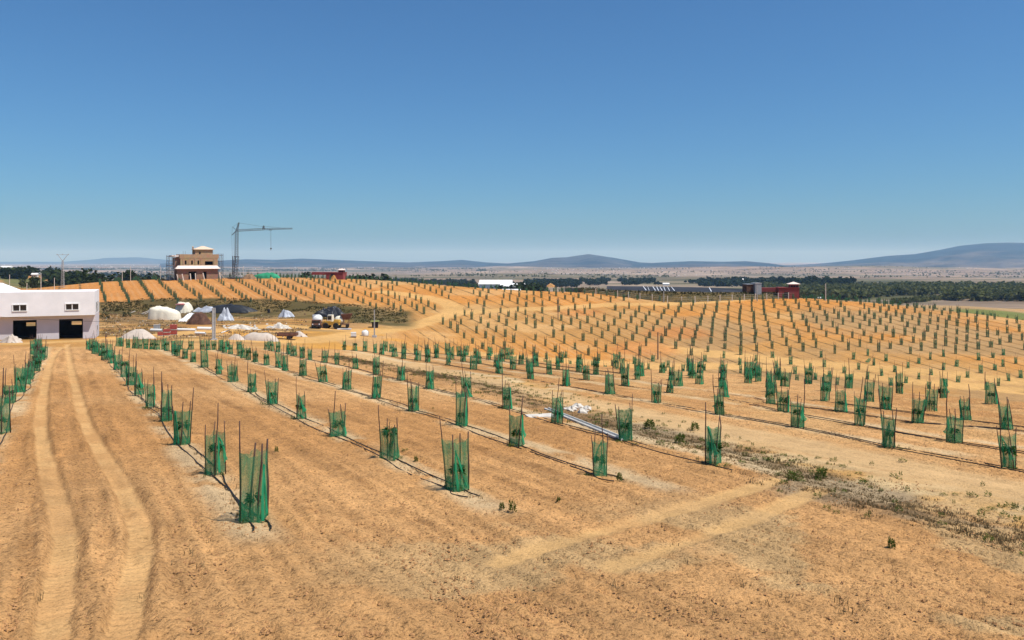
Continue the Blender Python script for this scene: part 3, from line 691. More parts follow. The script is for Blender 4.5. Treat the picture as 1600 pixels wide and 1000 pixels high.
def far_stuff():
    rest = far[nfar_ind:]
    hv = []; hq = []
    for k in range(7):
        a = 6.283*k/7
        for z, r in ((0, .24), (.5, .25), (.95+.1*(k % 3), .25)): hv.append((r*math.cos(a), r*math.sin(a), z))
    for k in range(7):
        a, b = 3*k, 3*((k+1) % 7); hq += [(a, b, b+1, a+1), (a+1, b+1, b+2, a+2)]
    T = [((x, y, zf(x, y)), rng.uniform(0, 6.28), rng.uniform(.85, 1.3), rng.uniform(1.05, 1.6)) for x, y in rest]
    V, Q = merge_copies(hv, hq, T); tag(np_mesh('far_guards', V, Q, M['netfar'], False), 'rows of tiny green net guards across the upper far orchard slope', 'tree guards', kind='stuff')
    sb = MB()
    for k in range(4):
        a = 1.6*k+.4; sb.tube([(.22*math.cos(a), .22*math.sin(a), -.1), (.27*math.cos(a), .27*math.sin(a), 1.1+(.4 if k == 1 else .1*k))], .028, 4, False)
    V, Q = merge_copies(sb.v, sb.f, T); tag(np_mesh('far_stakes', V, Q, M['stake'], False), 'dark stakes standing in the tiny far net guards', 'stakes', kind='stuff')
    lf = MB(); rd = random.Random(5); leaf_tuft(lf, 24, (0, 0, .5), .2, .17, rd)
    V, Q = merge_copies(lf.v, lf.f, T); tag(np_mesh('far_saplings', V, Q, M['leaffar'], False), 'small dark saplings inside the tiny far net guards', 'saplings', kind='stuff')
far_stuff()
x, y, z = hit(1354, 566)
g = place_guard(x, y, 2, .4, .9, .95, 'net guard toppled sideways on the far slope, its stakes sticking out', tilt=1.0)

tick('guards')
# drip hoses
for key, (phrase, uv, qf) in ROWS.items():
    if key not in 'ZABCDEFGH' or not uv: continue
    gp = [(x, y) for x, y, k_, i in guards if k_ == key]
    gp.sort(key=lambda p: -p[0]*SN+p[1]*CS)
    x0, y0 = gp[0]; gp = [(x0+SN*.9, y0-CS*.9)]+gp
    if key in 'EFGHZ': gp = [(x0+SN*9, y0-CS*9)]+gp[1:]
    for side, off in (('near', -.16), ('far', .15)):
        pts = []; rd = random.Random(ord(key)*3+int(off > 0))
        for (xa, ya), (xb, yb) in zip(gp[:-1], gp[1:]):
            nseg = 9 if ya < 45 else 3
            amp = rd.uniform(-.22, .22)
            for s in range(nseg):
                f = s/nseg; w = math.sin(math.pi*f)*amp+rd.uniform(-.015, .015)
                xx = xa+(xb-xa)*f+(off+w)*CS; yy = ya+(yb-ya)*f+(off+w)*SN; pts.append((xx, yy, zf(xx, yy)+.022))
        o = MB().tube(pts, .017, 5).build('drip_hose', M['hose'], smooth=True)
        tag(o, f'black drip hose on the {side} side of the {phrase}', 'hose', 'black drip hoses along the planting rows')
# ------------------------------------------------------------------ near ground cover
def tuft_mesh(n, h, w, rd, spread=.08):
    mb = MB()
    for _ in range(n):
        a = rd.uniform(0, 6.28); r = rd.uniform(0, spread); x, y = r*math.cos(a), r*math.sin(a); b = rd.uniform(0, 6.28); le = rd.uniform(.1, .6)*h
        H = h*rd.uniform(.5, 1.1); dx, dy = math.cos(b), math.sin(b)
        p0 = (x-dy*w/2, y+dx*w/2, -.03); p1 = (x+dy*w/2, y-dx*w/2, -.03)
        mb.add([p0, p1, (x+dx*le*.4+dy*w/2, y+dy*le*.4-dx*w/2, H*.6), (x+dx*le*.4-dy*w/2, y+dy*le*.4+dx*w/2, H*.6), (x+dx*le, y+dy*le, H)], [(0, 1, 2, 3), (3, 2, 4, 4)])
    mb.f = [q if len(set(q)) == 4 else (q[0], q[1], q[2], q[2]) for q in mb.f]
    return mb
def scatter(name, mb, T, m, label, cat):
    f = [q for q in mb.f]; V, Q = merge_copies(mb.v, [q if q[2] != q[3] else (q[0], q[1], q[2], q[0]) for q in f], T)
    me = bpy.data.meshes.new(name); tri = [tuple(dict.fromkeys(q)) for q in Q.tolist()]
    me.from_pydata(V.tolist(), [], tri); me.materials.append(m); me.update()
    o = bpy.data.objects.new(name, me); COL.objects.link(o); return tag(o, label, cat, kind='stuff')
rd = random.Random(77)
def along(poly, n, wid, smin=0, smax=1e9):
    P_ = np.array(poly); L = np.r_[0, np.cumsum(np.hypot(*np.diff(P_, axis=0).T))]; out = []
    for _ in range(n):
        s = rd.uniform(max(0, smin), min(L[-1], smax)); i = min(np.searchsorted(L, s, 'right')-1, len(P_)-2); f = (s-L[i])/(L[i+1]-L[i]+1e-9)
        p = P_[i]+(P_[i+1]-P_[i])*f; tn = P_[i+1]-P_[i]; tn /= np.hypot(*tn); o = rd.gauss(0, wid)
        out.append((p[0]-tn[1]*o, p[1]+tn[0]*o))
    return out
def TT(pts, s0, s1): return [((x, y, zf(x, y)-.01), rd.uniform(0, 6.28), rd.uniform(s0, s1), rd.uniform(s0, s1)) for x, y in pts]
dry = tuft_mesh(20, .055, .012, rd, .18)
scatter('dry_grass', dry, TT(along(STRIP, 7000, .62), .4, 1.3), M['dry'], 'greyish dry grass along the strip beside the sandy lane', 'dry grass')
leafy = MB(); leaf_tuft(leafy, 90, (0, 0, .05), .13, .05, rd, -.3)
pts = along(STRIP, 240, 1.1)+along(OCHRE, 230, 1.2)
for key in 'ABCDE':
    gp = [(x, y) for x, y, k_, i in guards if k_ == key and y < 70]
    for x, y in gp:
        for _ in range(rd.choice((0, 1, 2, 3))): pts.append((x+rd.gauss(0, .35), y+rd.gauss(0, .35)))
scatter('weeds', leafy, TT(pts, .3, 1.05), M['weed'], 'low green weeds scattered along the strip and the planting rows', 'weeds')
pts = []
for key in 'ABCDE':
    gp = sorted([(x, y) for x, y, k_, i in guards if k_ == key and y < 60], key=lambda p: p[1]); 
    gp = [(gp[0][0]+SN*1.6, gp[0][1]-CS*1.6)]+gp
    pts += along(gp, 170, .33)
pts += [(rd.uniform(-8, 14), rd.uniform(11.5, 15.5)) for _ in range(60)]
scatter('row_litter', tuft_mesh(10, .10, .009, rd, .14), TT(pts, .5, 1.3), M['dry'], 'withered weeds lying along the hoses of the near rows', 'dry weeds')
cl = MB(); cl.add([(.5,0,0),(0,.5,.02),(-.5,.05,0),(0,-.45,0),(.1,.05,.42),(-.1,-.1,.36)], [(0,1,4,4),(1,2,5,4),(2,3,5,5),(3,0,4,5)])
rg_ = np.random.default_rng(3); d_ = 10.5+36*rg_.random(90000)**1.7; x_ = (rg_.uniform(-60, 1660, 90000)-800)/F*d_
k_ = rg_.random(90000) < .12+1.6*np.maximum(0, fbm(x_/1.3, d_/1.3, 90)-.38)
for tr in (TRK_L, TRK_R, *CROSS, LANE): k_ &= polydist(x_, d_, tr)[0] > (.35 if tr is not LANE else 1.3)
x_, d_ = x_[k_][:24000], d_[k_][:24000]; z_ = zt(x_, d_); s_ = .016+.06*rg_.random(len(x_))**3
T = [((float(x_[i]), float(d_[i]), float(z_[i])-.004), rd.uniform(0, 6.28), float(s_[i]), float(s_[i])*rd.uniform(.7, 1.2)) for i in range(len(x_))]
scatter('soil_clods', cl, T, M['clod'], 'loose clods on the tilled soil of the near orchard', 'soil clods')
for (u, v, s, la) in ((801,800,1.5,'dark bushy weed on bare soil below the front guard of the second row'), (432,707,1.1,'small green weed alone on the soil right of the two nearest guards'),
        (873,786,.9,'tiny green weed in the middle of the bare foreground soil'), (784,797,1.1,'pale green weed just left of the dark bushy weed'), (1393,858,1.4,'dark weed on the bare soil near the lower right corner'),
        (968,752,1.5,'round green weed at the right foot of the front guard, third row'), (650,722,1.1,'small weed right of the second guard in the second row'), (1237,752,1.7,'upright green weed at the near edge of the dry strip'),
        (1282,747,1.8,'broad green weed in a clump on the dry strip'), (1086,673,2.0,'round green shrub on the ochre soil beside the sandy lane'), (1015,670,2.4,'large leafy green weed on the dry strip right of the white kerb'), (1062,692,2.0,'loose green weed midway along the dry strip')):
    x, y, z = hit(u, v); mb = MB(); r2 = random.Random(u); leaf_tuft(mb, 190, (0, 0, .05), .12, .05, r2, -.5); leaf_tuft(mb, 60, (.05, 0, .13), .07, .05, r2, -.6)
    w = empty('weed', (x, y, z), r2.uniform(0, 6), la, 'weed', 'single weeds on the near soil'); k2 = .48 if v > 700 and u not in (1282, 1237) else .75; w.scale = (s*k2, s*k2, s*.8)
    mb.build('leaves', M['weed'], w); MB().tube([(0, 0, -.05), (.01, 0, .10)], [.01, .005], 5).build('stem', M['stem'], w)
# white kerb and pale rocks by the strip
a = np.array(hit(854, 640)); b = np.array(hit(976, 689)); L = np.linalg.norm(b-a); pts = [a+(b-a)*f for f in np.linspace(0, 1, 9)]
kb = MB()
for p, q in zip(pts[:-1], pts[1:]):
    p = np.array((p[0], p[1], zf(p[0], p[1]))); q = np.array((q[0], q[1], zf(q[0], q[1]))); tn = (q-p)/np.linalg.norm(q-p); nx = np.array((-tn[1], tn[0], 0))
    vs = [e+nx*o+np.array((0, 0, z)) for e in (p, q-tn*.02) for o, z in ((-.12, -.1), (-.12, .07), (-.06, .09), (-.04, .03), (.05, .03), (.06, .11), (.12, .10), (.12, -.1))]
    kb.add(vs, [(i, i+1, i+9, i+8) for i in range(7)]+[tuple(range(8)), tuple(range(15, 7, -1))])
tag(kb.build('irrigation_channel', M['conc2']), 'long white concrete channel lying between weeds by the dry strip', 'channel')
x, y, z = hit(845, 651); sl = MB().box((x, y, z+.03), (1.2, .7, .06), .3).build('flat_slab', M['stone']); tag(sl, 'flat pale slab lying at the upper end of the white channel', 'slab')
def rock(x, y, z, r, seed, m, name, label, cat, group=None, squash=.7):
    r2 = random.Random(seed); mb = MB(); vs = []; seg, ring = 9, 5
    for j in range(ring+1):
        t = math.pi*j/ring
        for k in range(seg): 
            w = 6.283*k/seg; q = r*(.75+.5*r2.random()); vs.append((q*math.sin(t)*math.cos(w), q*math.sin(t)*math.sin(w)*.8, q*math.cos(t)*squash))
    mb.add(vs, [(j*seg+k, (j+1)*seg+k, (j+1)*seg+(k+1) % seg, j*seg+(k+1) % seg) for j in range(ring) for k in range(seg)])
    return tag(mb.build(name, m, loc=(x, y, z+r*squash*.35)), label, cat, group)
for i, (u, v, r, la) in enumerate(((893,643,.24,'whitish rock leftmost of those behind the white channel'), (902,640,.3,'largest whitish rock in the middle behind the channel'), (911,646,.26,'whitish rock low in front of the others by the channel'), (918,641,.22,'small whitish rock at the right end of the rock group'), (884,641,.15,'tiny whitish stone left of the rock group'))):
    x, y, z = hit(u, v); rock(x, y, z, r, 40+i, M['stone'], 'rock', la, 'rock', 'pale rocks behind the white channel')

tick('white farm building')
# ---- white farm building
def lerp(a, b, f): return a+(b-a)*f
def white_building():
    d = 113.; th = R(24); x0, y0 = (148-800)/F*d, d        # front right corner
    zb = zf(x0, y0); px = d/F
    e = empty('farm_building', (x0, y0, zb-.15), th, 'long white two storey farm building with dark open doorways', 'building')
    top = -(455-408)*px-zb+.15; ov = -(492-408)*px-zb+.15; k = 1/math.cos(th)*.985
    def lx(u): return (u-148)*px*k*(1-(148-u)*.00036)      # local x of a picture column, right corner = 0
    W = lx(-150)
    body = MB(); Lb = 9.
    # upper storey as wall with real window openings
    wins = [(lx(43), lx(60)), (lx(111), lx(127)), (lx(-26), lx(5))]; wz = (-(483-408)*px-zb+.15, -(474-408)*px-zb+.15)
    up = MB(); xs = sorted([W, 0]+[a for w in wins for a in w])
    for a, b in zip(xs[:-1], xs[1:]):
        if any(abs(a-w[0]) < 1e-6 for w in wins):
            up.box(((a+b)/2, .15, (ov+wz[0])/2), (b-a, .3, wz[0]-ov)); up.box(((a+b)/2, .15, (top+wz[1])/2), (b-a, .3, top-wz[1]))
        else: up.box(((a+b)/2, .15, (ov+top)/2), (b-a, .3, top-ov))
    up.box((-.15, .3+(Lb-.3)/2, (ov+top)/2), (.3, Lb-.3, top-ov)); up.box((W/2-.15, Lb-.15, (ov+top)/2), (-W-.3, .3, top-ov))
    up.box((W/2-.15, Lb/2, top-.25), (-W-.3, Lb-.6, .2)); up.box((W/2-.15, Lb/2, ov+.1), (-W-.3, Lb-.6, .2))
    up.build('upper_wall', M['white'], e)
    # lower storey set back under the overhang, whose shade is put into its colour
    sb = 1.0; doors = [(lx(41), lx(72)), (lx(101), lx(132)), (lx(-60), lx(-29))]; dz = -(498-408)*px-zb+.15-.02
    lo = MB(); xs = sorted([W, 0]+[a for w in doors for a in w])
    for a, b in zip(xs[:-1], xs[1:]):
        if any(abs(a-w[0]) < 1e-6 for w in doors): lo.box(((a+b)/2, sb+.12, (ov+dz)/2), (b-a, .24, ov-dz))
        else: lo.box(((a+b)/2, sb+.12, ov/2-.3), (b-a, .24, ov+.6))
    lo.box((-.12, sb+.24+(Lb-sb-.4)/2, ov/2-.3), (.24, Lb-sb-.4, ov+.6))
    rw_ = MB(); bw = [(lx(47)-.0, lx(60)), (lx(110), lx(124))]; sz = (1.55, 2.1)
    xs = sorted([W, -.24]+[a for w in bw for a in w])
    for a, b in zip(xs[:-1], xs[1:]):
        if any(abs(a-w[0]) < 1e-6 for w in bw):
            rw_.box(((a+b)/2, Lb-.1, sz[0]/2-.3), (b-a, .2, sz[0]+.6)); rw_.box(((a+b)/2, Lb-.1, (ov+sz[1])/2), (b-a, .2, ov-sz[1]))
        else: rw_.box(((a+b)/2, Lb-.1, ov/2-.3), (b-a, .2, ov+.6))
    lo.build('lower_wall', M['shade'], e); rw_.build('rear_wall', M['dark'], e)  # unlit interior painted into the near-black rear wall and floor
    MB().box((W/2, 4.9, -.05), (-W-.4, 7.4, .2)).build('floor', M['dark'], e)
    for a, b in wins:
        f = MB(); m = (a+b)/2; w = b-a; h = wz[1]-wz[0]; zc = (wz[0]+wz[1])/2
        for zz in (wz[0]-.05, wz[1]+.03): f.box((m, -.02, zz), (w+.24, .16, .1))
        for xx in (a-.06, b+.06, m): f.box((xx, -.02+(.05 if xx == m else 0), zc-.01), (.1, .14, h+.03))
        fr = f.build('window', M['whiteroof'], e); MB().box((m, .16, zc), (w-.02, .03, h-.02)).build('pane', M['glass'], fr)
    for y, z0, z1, w in ((2.6, wz[0]-.55, wz[1]+.15, .9), (5.2, wz[0]-.55, wz[1]+.15, .9), (4.2, 1.0, 1.8, .9)):
        fr = MB().box((.03, y, (z0+z1)/2), (.08, w, z1-z0)).build('window', M['frame'], e); MB().box((.075, y, (z0+z1)/2), (.03, w-.2, z1-z0-.2)).build('pane', M['glass'], fr)
    # higher pitched roof block behind on the left
    r = MB(); a, b = W, lx(28)
    r.add([(a, Lb-2, top-.3), (b+.5, Lb-2, top-.3), (b+.5, Lb+6, top-.3), (a, Lb+6, top-.3), (a, Lb-1, top+1.25), (b-2.1, Lb-1, top+1.0), (b-2.1, Lb+5, top+1.0), (a, Lb+5, top+1.25)],
          [(0, 1, 5, 4), (1, 2, 6, 5), (2, 3, 7, 6), (3, 0, 4, 7), (4, 5, 6, 7)]); r.build('rear_roof', M['whiteroof'], e)
    hs = MB().tube([(lx(14), .4, ov-.6), (lx(13), .2, 2.2), (lx(10), .0, 1.5), (lx(5), -.2, 1.05), (lx(-4), -.3, .95), (lx(-14), -.3, 1.4)], .13, 8).build('chute', M['wood'], e, smooth=True)
white_building()
# thin cable across the front of the building
c = MB().tube([((u-800)/F*107, 107, -(495+u*.045-408+ (4*((u/180)-(u/180)**2)))/F*107) for u in range(-60, 181, 20)], .018, 4).build('cable', M['hose']); tag(c, 'thin dark cable sagging across the front of the white building', 'cable')
e0 = hit(181, 529); 
def pole(u, vb, vt, r, m, label, cat='pole', d=None, name='utility_pole', taper=.75, cross=None, group=None, sq=False):
    if d is None: x, y, z = hit(u, vb)
    else: x, y = (u-800)/F*d, d; z = zf(x, y)
    top = -(vt-408)/F*y
    e = empty(name, (x, y, z), 0, label, cat, group); h = top-z
    mb = MB()
    if sq: mb.box((0, 0, h/2-.15), (r*2, r*1.6, h+.3), top=taper)
    else: mb.tube([(0, 0, -.3), (0, 0, h)], [r, r*taper], 8)
    mb.build('shaft', m, e)
    if cross: MB().box((0, 0, h-.2), (cross, .1, .12)).build('crossarm', m, e)
    return e, h
tick('heaps, tarps')
# ---- heaps, tarps and building yard
def heap(name, u0, u1, vt, vb, m, label, cat, dep=.8, pw=1.3, nz=.12, seed=1, box=0, sink=.25, parent=None, group=None, skew=.0):
    """a lump of material standing on the ground, its outline u0..u1, vt..vb in the picture"""
    uc = (u0+u1)/2; x, y, z = hit(uc, vb); s = y/F; rx = (u1-u0)/2*s; ry = rx*dep; y += ry*.85; x = (uc-800)/F*y; z = zf(x, y); h = -(vt-408)/F*y-z; rx *= y/(y-ry*.85)
    nr, na = 16, 40; vs = []; fs = []
    for j in range(nr+1):
        q = j/nr
        for k in range(na):
            a = 6.283*k/na; c_, s_ = math.cos(a), math.sin(a)
            if box: e_ = (abs(c_)**box+abs(s_)**box)**(-1/box)
            else: e_ = 1
            wob = 1+nz*1.3*(float(vnoise(np.array([c_*2+seed]), np.array([s_*2+seed]), seed)[0])-.5)
            X, Y = rx*q*e_*wob*c_, ry*q*e_*wob*s_
            zz = (1-q**(pw*2))**(1/pw) if box else max(0, math.cos(q*math.pi/2))**pw
            n_ = (fbm(np.array([X*2.6/max(rx, .5)+seed]), np.array([Y*2.6/max(ry, .5)]), seed, 4)[0]-.5)*nz*3.2
            fold = 1+(nz*.5*math.sin(a*7+3*math.sin(a*3+seed)+q*2)*q+nz*.5*math.sin(a*17+5*math.sin(a*2+seed))*q*q if box else nz*.4*math.sin(a*7+seed)*q)
            tiltx = 1-skew*X/rx if box or skew else 1
            X *= fold; Y *= fold
            vs.append((X, Y, h*(zz*(1+n_)*tiltx)-sink*(q**3)))
    for j in range(nr):
        for k in range(na): fs.append((j*na+k, (j+1)*na+k, (j+1)*na+(k+1) % na, j*na+(k+1) % na))
    mb = MB().add(vs, fs); o = mb.build(name, m, parent, smooth=True, loc=(x, y, z))
    return tag(o, label, cat, group) if not parent else o
heap('sand_heap', 186, 247, 514, 529, M['sand'], 'broad white sand heap right of the white building', 'sand heap', .6, 1.1, .10, 3)
heap('tarp_covered_stack', 236, 282, 481, 500, M['tarp'], 'large cream tarpaulin draped over a long stack', 'covered stack', .55, 3.4, .09, 5, box=4.5, skew=.30)
t2 = heap('tarp_covered_stack', 273, 299, 473, 489, M['tarp'], 'smaller cream tarpaulin bundle with red and purple cloth on top', 'covered stack', .75, 1.6, .2, 7, box=3.2, skew=-.1)
x, y, z = t2.location
hh = -(473-408)/F*y-z
heap_s = MB()
def cloth(c, rx, ry, seed, h):
    mb = MB(); vs = []; n = 9
    for j in range(n):
        for k in range(n):
            a, b = j/(n-1)*2-1, k/(n-1)*2-1
            vs.append((c[0]+a*rx, c[1]+b*ry, c[2]+h*(1-.7*(a*a+b*b)*.5)+.12*(float(vnoise(np.array([a*2+seed]), np.array([b*2.]), seed)[0])-.5)))
    return mb.add(vs, [(j*n+k, (j+1)*n+k, (j+1)*n+k+1, j*n+k+1) for j in range(n-1) for k in range(n-1)])
cl1 = cloth((x-.1, y-.9, z+hh*.80), 1.0, .9, 3, .32).build('red_cloth', M['redcloth'], smooth=True); tag(cl1, 'red cloth lying on top of the smaller tarpaulin bundle', 'cloth')
cl2 = cloth((x-.75, y-.5, z+hh*.74), .7, .9, 5, .3).build('purple_cloth', M['purple'], smooth=True); tag(cl2, 'purple cloth on the left of the smaller tarpaulin bundle', 'cloth')
heap('earth_mound', 289, 333, 487, 507, M['earth'], 'dark brown earth mound behind the tall grey post', 'earth mound', .6, .9, .16, 9)
# white plastic sheet thrown over the left of the mound
x0, y0, _ = hit(283, 506); mb = MB(); n = 12; vs = []
for i in range(n+1):
    f = i/n; u = lerp(301, 283, f)-2*math.sin(f*3.1); v = lerp(490, 507, f); d = lerp(170, 160, f)
    X, Z = (u-800)/F*d, -(v-408)/F*d; w = .42+.5*f
    for k in range(4): vs.append((X-w+2*w*k/3, d+.5*(k % 2)-.4, Z+.12+.1*math.sin(k*2+i)))
mb.add(vs, [(i*4+k, i*4+k+1, i*4+k+5, i*4+k+4) for i in range(n) for k in range(3)])
vs = []; m2 = 14
for i in range(m2+1):
    f = i/m2; u = lerp(284, 318, f); v = lerp(507, 504.5, f); d = 160.
    X, Z = (u-800)/F*d, -(v-408)/F*d
    for k in range(4): vs.append((X, d-.9+.45*k, Z-.1+.28*abs(math.sin(i*1.7+k))+.06*k))
mb.add(vs, [(i*4+k, i*4+k+1, i*4+k+5, i*4+k+4) for i in range(m2) for k in range(3)])
tag(mb.build('plastic_sheet', M['wsheet'], smooth=True), 'white plastic sheet draped around the left of the brown mound', 'plastic sheet')
heap('crumpled_sheet', 337, 366, 486, 501, M['sheet'], 'crumpled grey plastic sheet heaped right of the tall post', 'plastic sheet', .6, .9, .5, 12)
heap('black_sheeting', 312, 400, 476, 489, M['black'], 'wide black plastic sheeting spread on the bank foot', 'sheeting', .35, .8, .3, 14)
heap('grey_sheeting', 303, 345, 479, 488, M['sheet'], 'pale grey plastic sheeting left of the black sheeting', 'sheeting', .3, .7, .4, 15)
heap('black_bundle', 493, 537, 481.5, 496, M['blackb'], 'black bundled plastic pile behind the yellow machine', 'plastic pile', .5, 1.1, .6, 17, box=2.2)
heap('grey_scrap', 434, 459, 485, 496, M['sheet'], 'grey crumpled scrap pile left of the small truck', 'scrap pile', .6, .9, .5, 19)
heap('gravel_heap', 354, 384, 522.5, 531, M['sand'], 'low pale gravel heap right of the tall grey post', 'gravel heap', .6, 1.2, .15, 21)
heap('gravel_heap', 376, 434, 520, 532, M['sand'], 'long white gravel heap left of the rusty trailer', 'gravel heap', .4, 1.5, .12, 23, box=3)
heap('gravel_heap', 452, 480, 518, 526, M['sand'], 'grey white gravel heap right behind the rusty trailer', 'gravel heap', .6, 1.0, .2, 25)
heap('rubble_bank', 346, 402, 508, 514, M['stone'], 'pale rubble bank in the middle of the yard', 'rubble', .35, 1.4, .5, 27)
heap('rubble_bank', 416, 452, 506.5, 513, M['stone'], 'shorter pale rubble bank left of the small truck', 'rubble', .4, 1.2, .5, 29)
heap('debris_heap', -2, 38, 523, 536, M['sand'], 'white rubble heap before the white building at the frame edge', 'rubble', .5, 1.1, .45, 31)
heap('green_net_heap', 400, 438, 427, 435, M['greentarp'], 'bright green netting heaped on the hilltop right of the crane', 'netting heap', .4, 1.5, .25, 33, box=2.6)
heap('spoil_heap', 377, 402, 428, 436, M['wood'], 'brown rubble heap at the foot of the crane', 'spoil heap', .5, 1.0, .35, 35)
heap('spoil_heap', 415, 432, 434, 442, M['orange'], 'orange earth heap just below the green netting', 'spoil heap', .5, 1.3, .25, 37)
heap('sand_heap', 258, 274, 433, 437, M['sand'], 'small white sand heap left of the unfinished house', 'sand heap', .5, 1, .2, 39)
r2 = random.Random(8)
for k, (ua, ub, va, n) in enumerate(((346, 402, 513, 26), (417, 451, 512, 16), (0, 36, 535, 12))):
    wh = ('pale rubble bank in mid yard', 'short rubble bank by the truck', 'rubble heap before the building')[k]
    for i in range(n):
        u = r2.uniform(ua, ub); v = va-r2.uniform(-1, 5); x, y, z = hit(u, v)
        rock(x, y-.3, z, r2.uniform(.12, .3), 900+i+50*k, M['stone'], 'stone', f'pale stone lying loose on the {wh}', 'stone', 'loose pale stones in the yard')
# tall grey post with recessed faces
x, y, z = hit(334, 531); px = y/F; h = -(481-408)*px-z
e = empty('grey_post', (x, y, z), .5, 'tall grey recessed concrete post standing in front of the yard', 'post')
MB().box((0, 0, h/2-.2), (.30, .30, h+.4), top=.85).build('shaft', M['pole'], e)
f = MB()
for s in (-1, 1): f.box((s*.19, -.02, h/2-.2), (.08, .42, h+.38), top=.86)
f.build('flange', M['conc'], e)
MB().box((0, 0, .05), (.9, .9, .2)).build('footing', M['conc'], e)
# red brick packs
for i, (u, v, w, hpx, la) in enumerate(((269, 523.5, 10, 16, 'tallest red brick pack left of the tall grey post'), (258.5, 524.5, 10, 10, 'low red brick pack between sand heap and the tallest pack'), (249, 525, 8, 6, 'smallest red brick pack nearest the sand heap'))):
    x, y, z = hit(u, v); px = y/F; W_ = w*px; H_ = hpx*px; e = empty('brick_pack', (x, y+W_/2, z), .25, la, 'brick pack', 'red brick packs in the yard')
    k = 2 if hpx > 8 else 1
    for j in range(k):
        MB().box((0, 0, H_*(j+.5)/k+.05), (W_*.95, W_*.95, H_/k-.12)).build('bricks', M['crate'], e); MB().box((0, 0, H_*j/k+.02), (W_, W_, .09)).build('pallet', M['strap'], e)
x, y, z = hit(243.5, 514); px = y/F; e = empty('storage_box', (x, y+.4, z), .3, 'small grey box on the yard left of the brick packs', 'box')
MB().box((0, 0, .3), (9*px, .8, 6.0*px)).build('body', M['bluegrey'], e); MB().box((0, 0, .3+3.2*px), (9.6*px, .86, .08)).build('lid', M['conc'], e)
for i, (ua, ub, v, la) in enumerate(((236, 254, 518, 'white pipe lying left of the red brick packs'), (274, 306, 517, 'longest white pipe right of the red brick packs'), (309, 331, 516, 'thick white pipe just left of the tall post'), (305, 321, 522, 'short white pipe lying in front of the others'), (345, 358, 521, 'pale slanting beam lying right of the tall post'))):
    a = np.array(hit(ua, v)); b = np.array(hit(ub, v+(.6 if i < 4 else -4))); r = (.26, .24, .32, .2, .1)[i]
    a[2] += r*.9; b[2] += r*.9; p = MB(); tn = (b-a)/np.linalg.norm(b-a)
    p.tube([a, b], r, 14, False); p.tube([a, a+tn*.02, b-tn*.02, b], r*.82, 14, False); tag(p.build('pipe', M['pipe'], smooth=True), la, 'pipe', 'white pipes lying in the yard')
# brush and litter of the rough ground between the building and the sheeting
def yspots(n, u0, u1, v0, v1, th, seed):
    r4 = random.Random(seed); out = []
    while len(out) < n:
        u = r4.uniform(u0, u1); v = r4.uniform(v0, v1); x, y, z = hit(u, v)
        if float(fbm(np.array([x/6]), np.array([y/4]), 83)[0]) > th and polydist(np.array([x]), np.array([y]), ROAD[2])[0][0] > 2.6: out.append((x, y))
    return out
rd = random.Random(12)
scatter('yard_brush', tuft_mesh(12, .42, .07, rd, .6), TT(yspots(170, 160, 335, 484, 518, .53, 1), .5, 1.2), M['dry'], 'dry low brush on the rough ground right of the white building', 'brush')
scatter('yard_straw', tuft_mesh(12, .22, .06, rd, .7), TT(yspots(520, 160, 470, 486, 526, .46, 2), .5, 1.5), M['dry'], 'dry straw and weeds on the rough ground of the yard', 'dry weeds')
lump = MB(); lump.add([(.5,0,0),(0,.5,.02),(-.5,.05,0),(0,-.45,0),(.1,.05,.42),(-.1,-.1,.36)], [(0,1,4,4),(1,2,5,4),(2,3,5,5),(3,0,4,5)])
scatter('yard_rubble', lump, TT(yspots(200, 165, 480, 492, 528, .42, 3), .12, .34), M['stone'], 'small pale rubble strewn over the yard', 'rubble')
scatter('yard_clods', lump, TT(yspots(320, 160, 480, 484, 528, .40, 4), .2, .6), M['earth'], 'dark earth lumps strewn over the yard', 'earth lumps')
for i, (u, v, du, dv, la) in enumerate(((226, 505, 9, 1.5, 'longest weathered board lying in the rough yard right of the building'), (352, 519, 7, -2.5, 'tilted weathered board right of the tall grey post'), (206, 500, 6, -1, 'short weathered board lying near the round yard shrub'), (392, 499, 10, .5, 'long weathered board on the orange ground right of the crumpled sheet'))):
    a = np.array(hit(u, v)); b = np.array(hit(u+du, v+dv)); a[2] += .12; b[2] += .14; tn = (b-a)/np.linalg.norm(b-a); nx = np.array((-tn[1], tn[0], 0))*.14; up = np.array((0, 0, .05))
    tag(MB().add([a-nx, a+nx, b+nx, b-nx, a-nx+up, a+nx+up, b+nx+up, b-nx+up], [(3, 2, 1, 0), (4, 5, 6, 7), (0, 1, 5, 4), (1, 2, 6, 5), (2, 3, 7, 6), (3, 0, 4, 7)]).build('board', M['wood']), la, 'board', 'weathered boards in the yard')
# branches on the bank
for i, (pts, la) in enumerate((([(212, 467), (217, 473), (221, 479)], 'long pale dead branch slanting down the grassy bank'), ([(221, 479), (228, 480), (224, 476), (218, 472)], 'pale forked dead branch beside the long one'), ([(198, 473), (202, 478), (206, 480)], 'short pale dead branch left on the grassy bank'))):
    P3 = [np.array(hit(u, 480))*0+np.array(((u-800)/F*188, 188+(479-v)*.7, 0)) for u, v in pts]
    for p in P3: p[2] = zf(p[0], p[1])+.35
    tag(MB().tube(P3, [.12, .1, .08, .05][:len(P3)], 5).build('dead_branch', M['debris']), la, 'branch', 'dead branches on the bank')
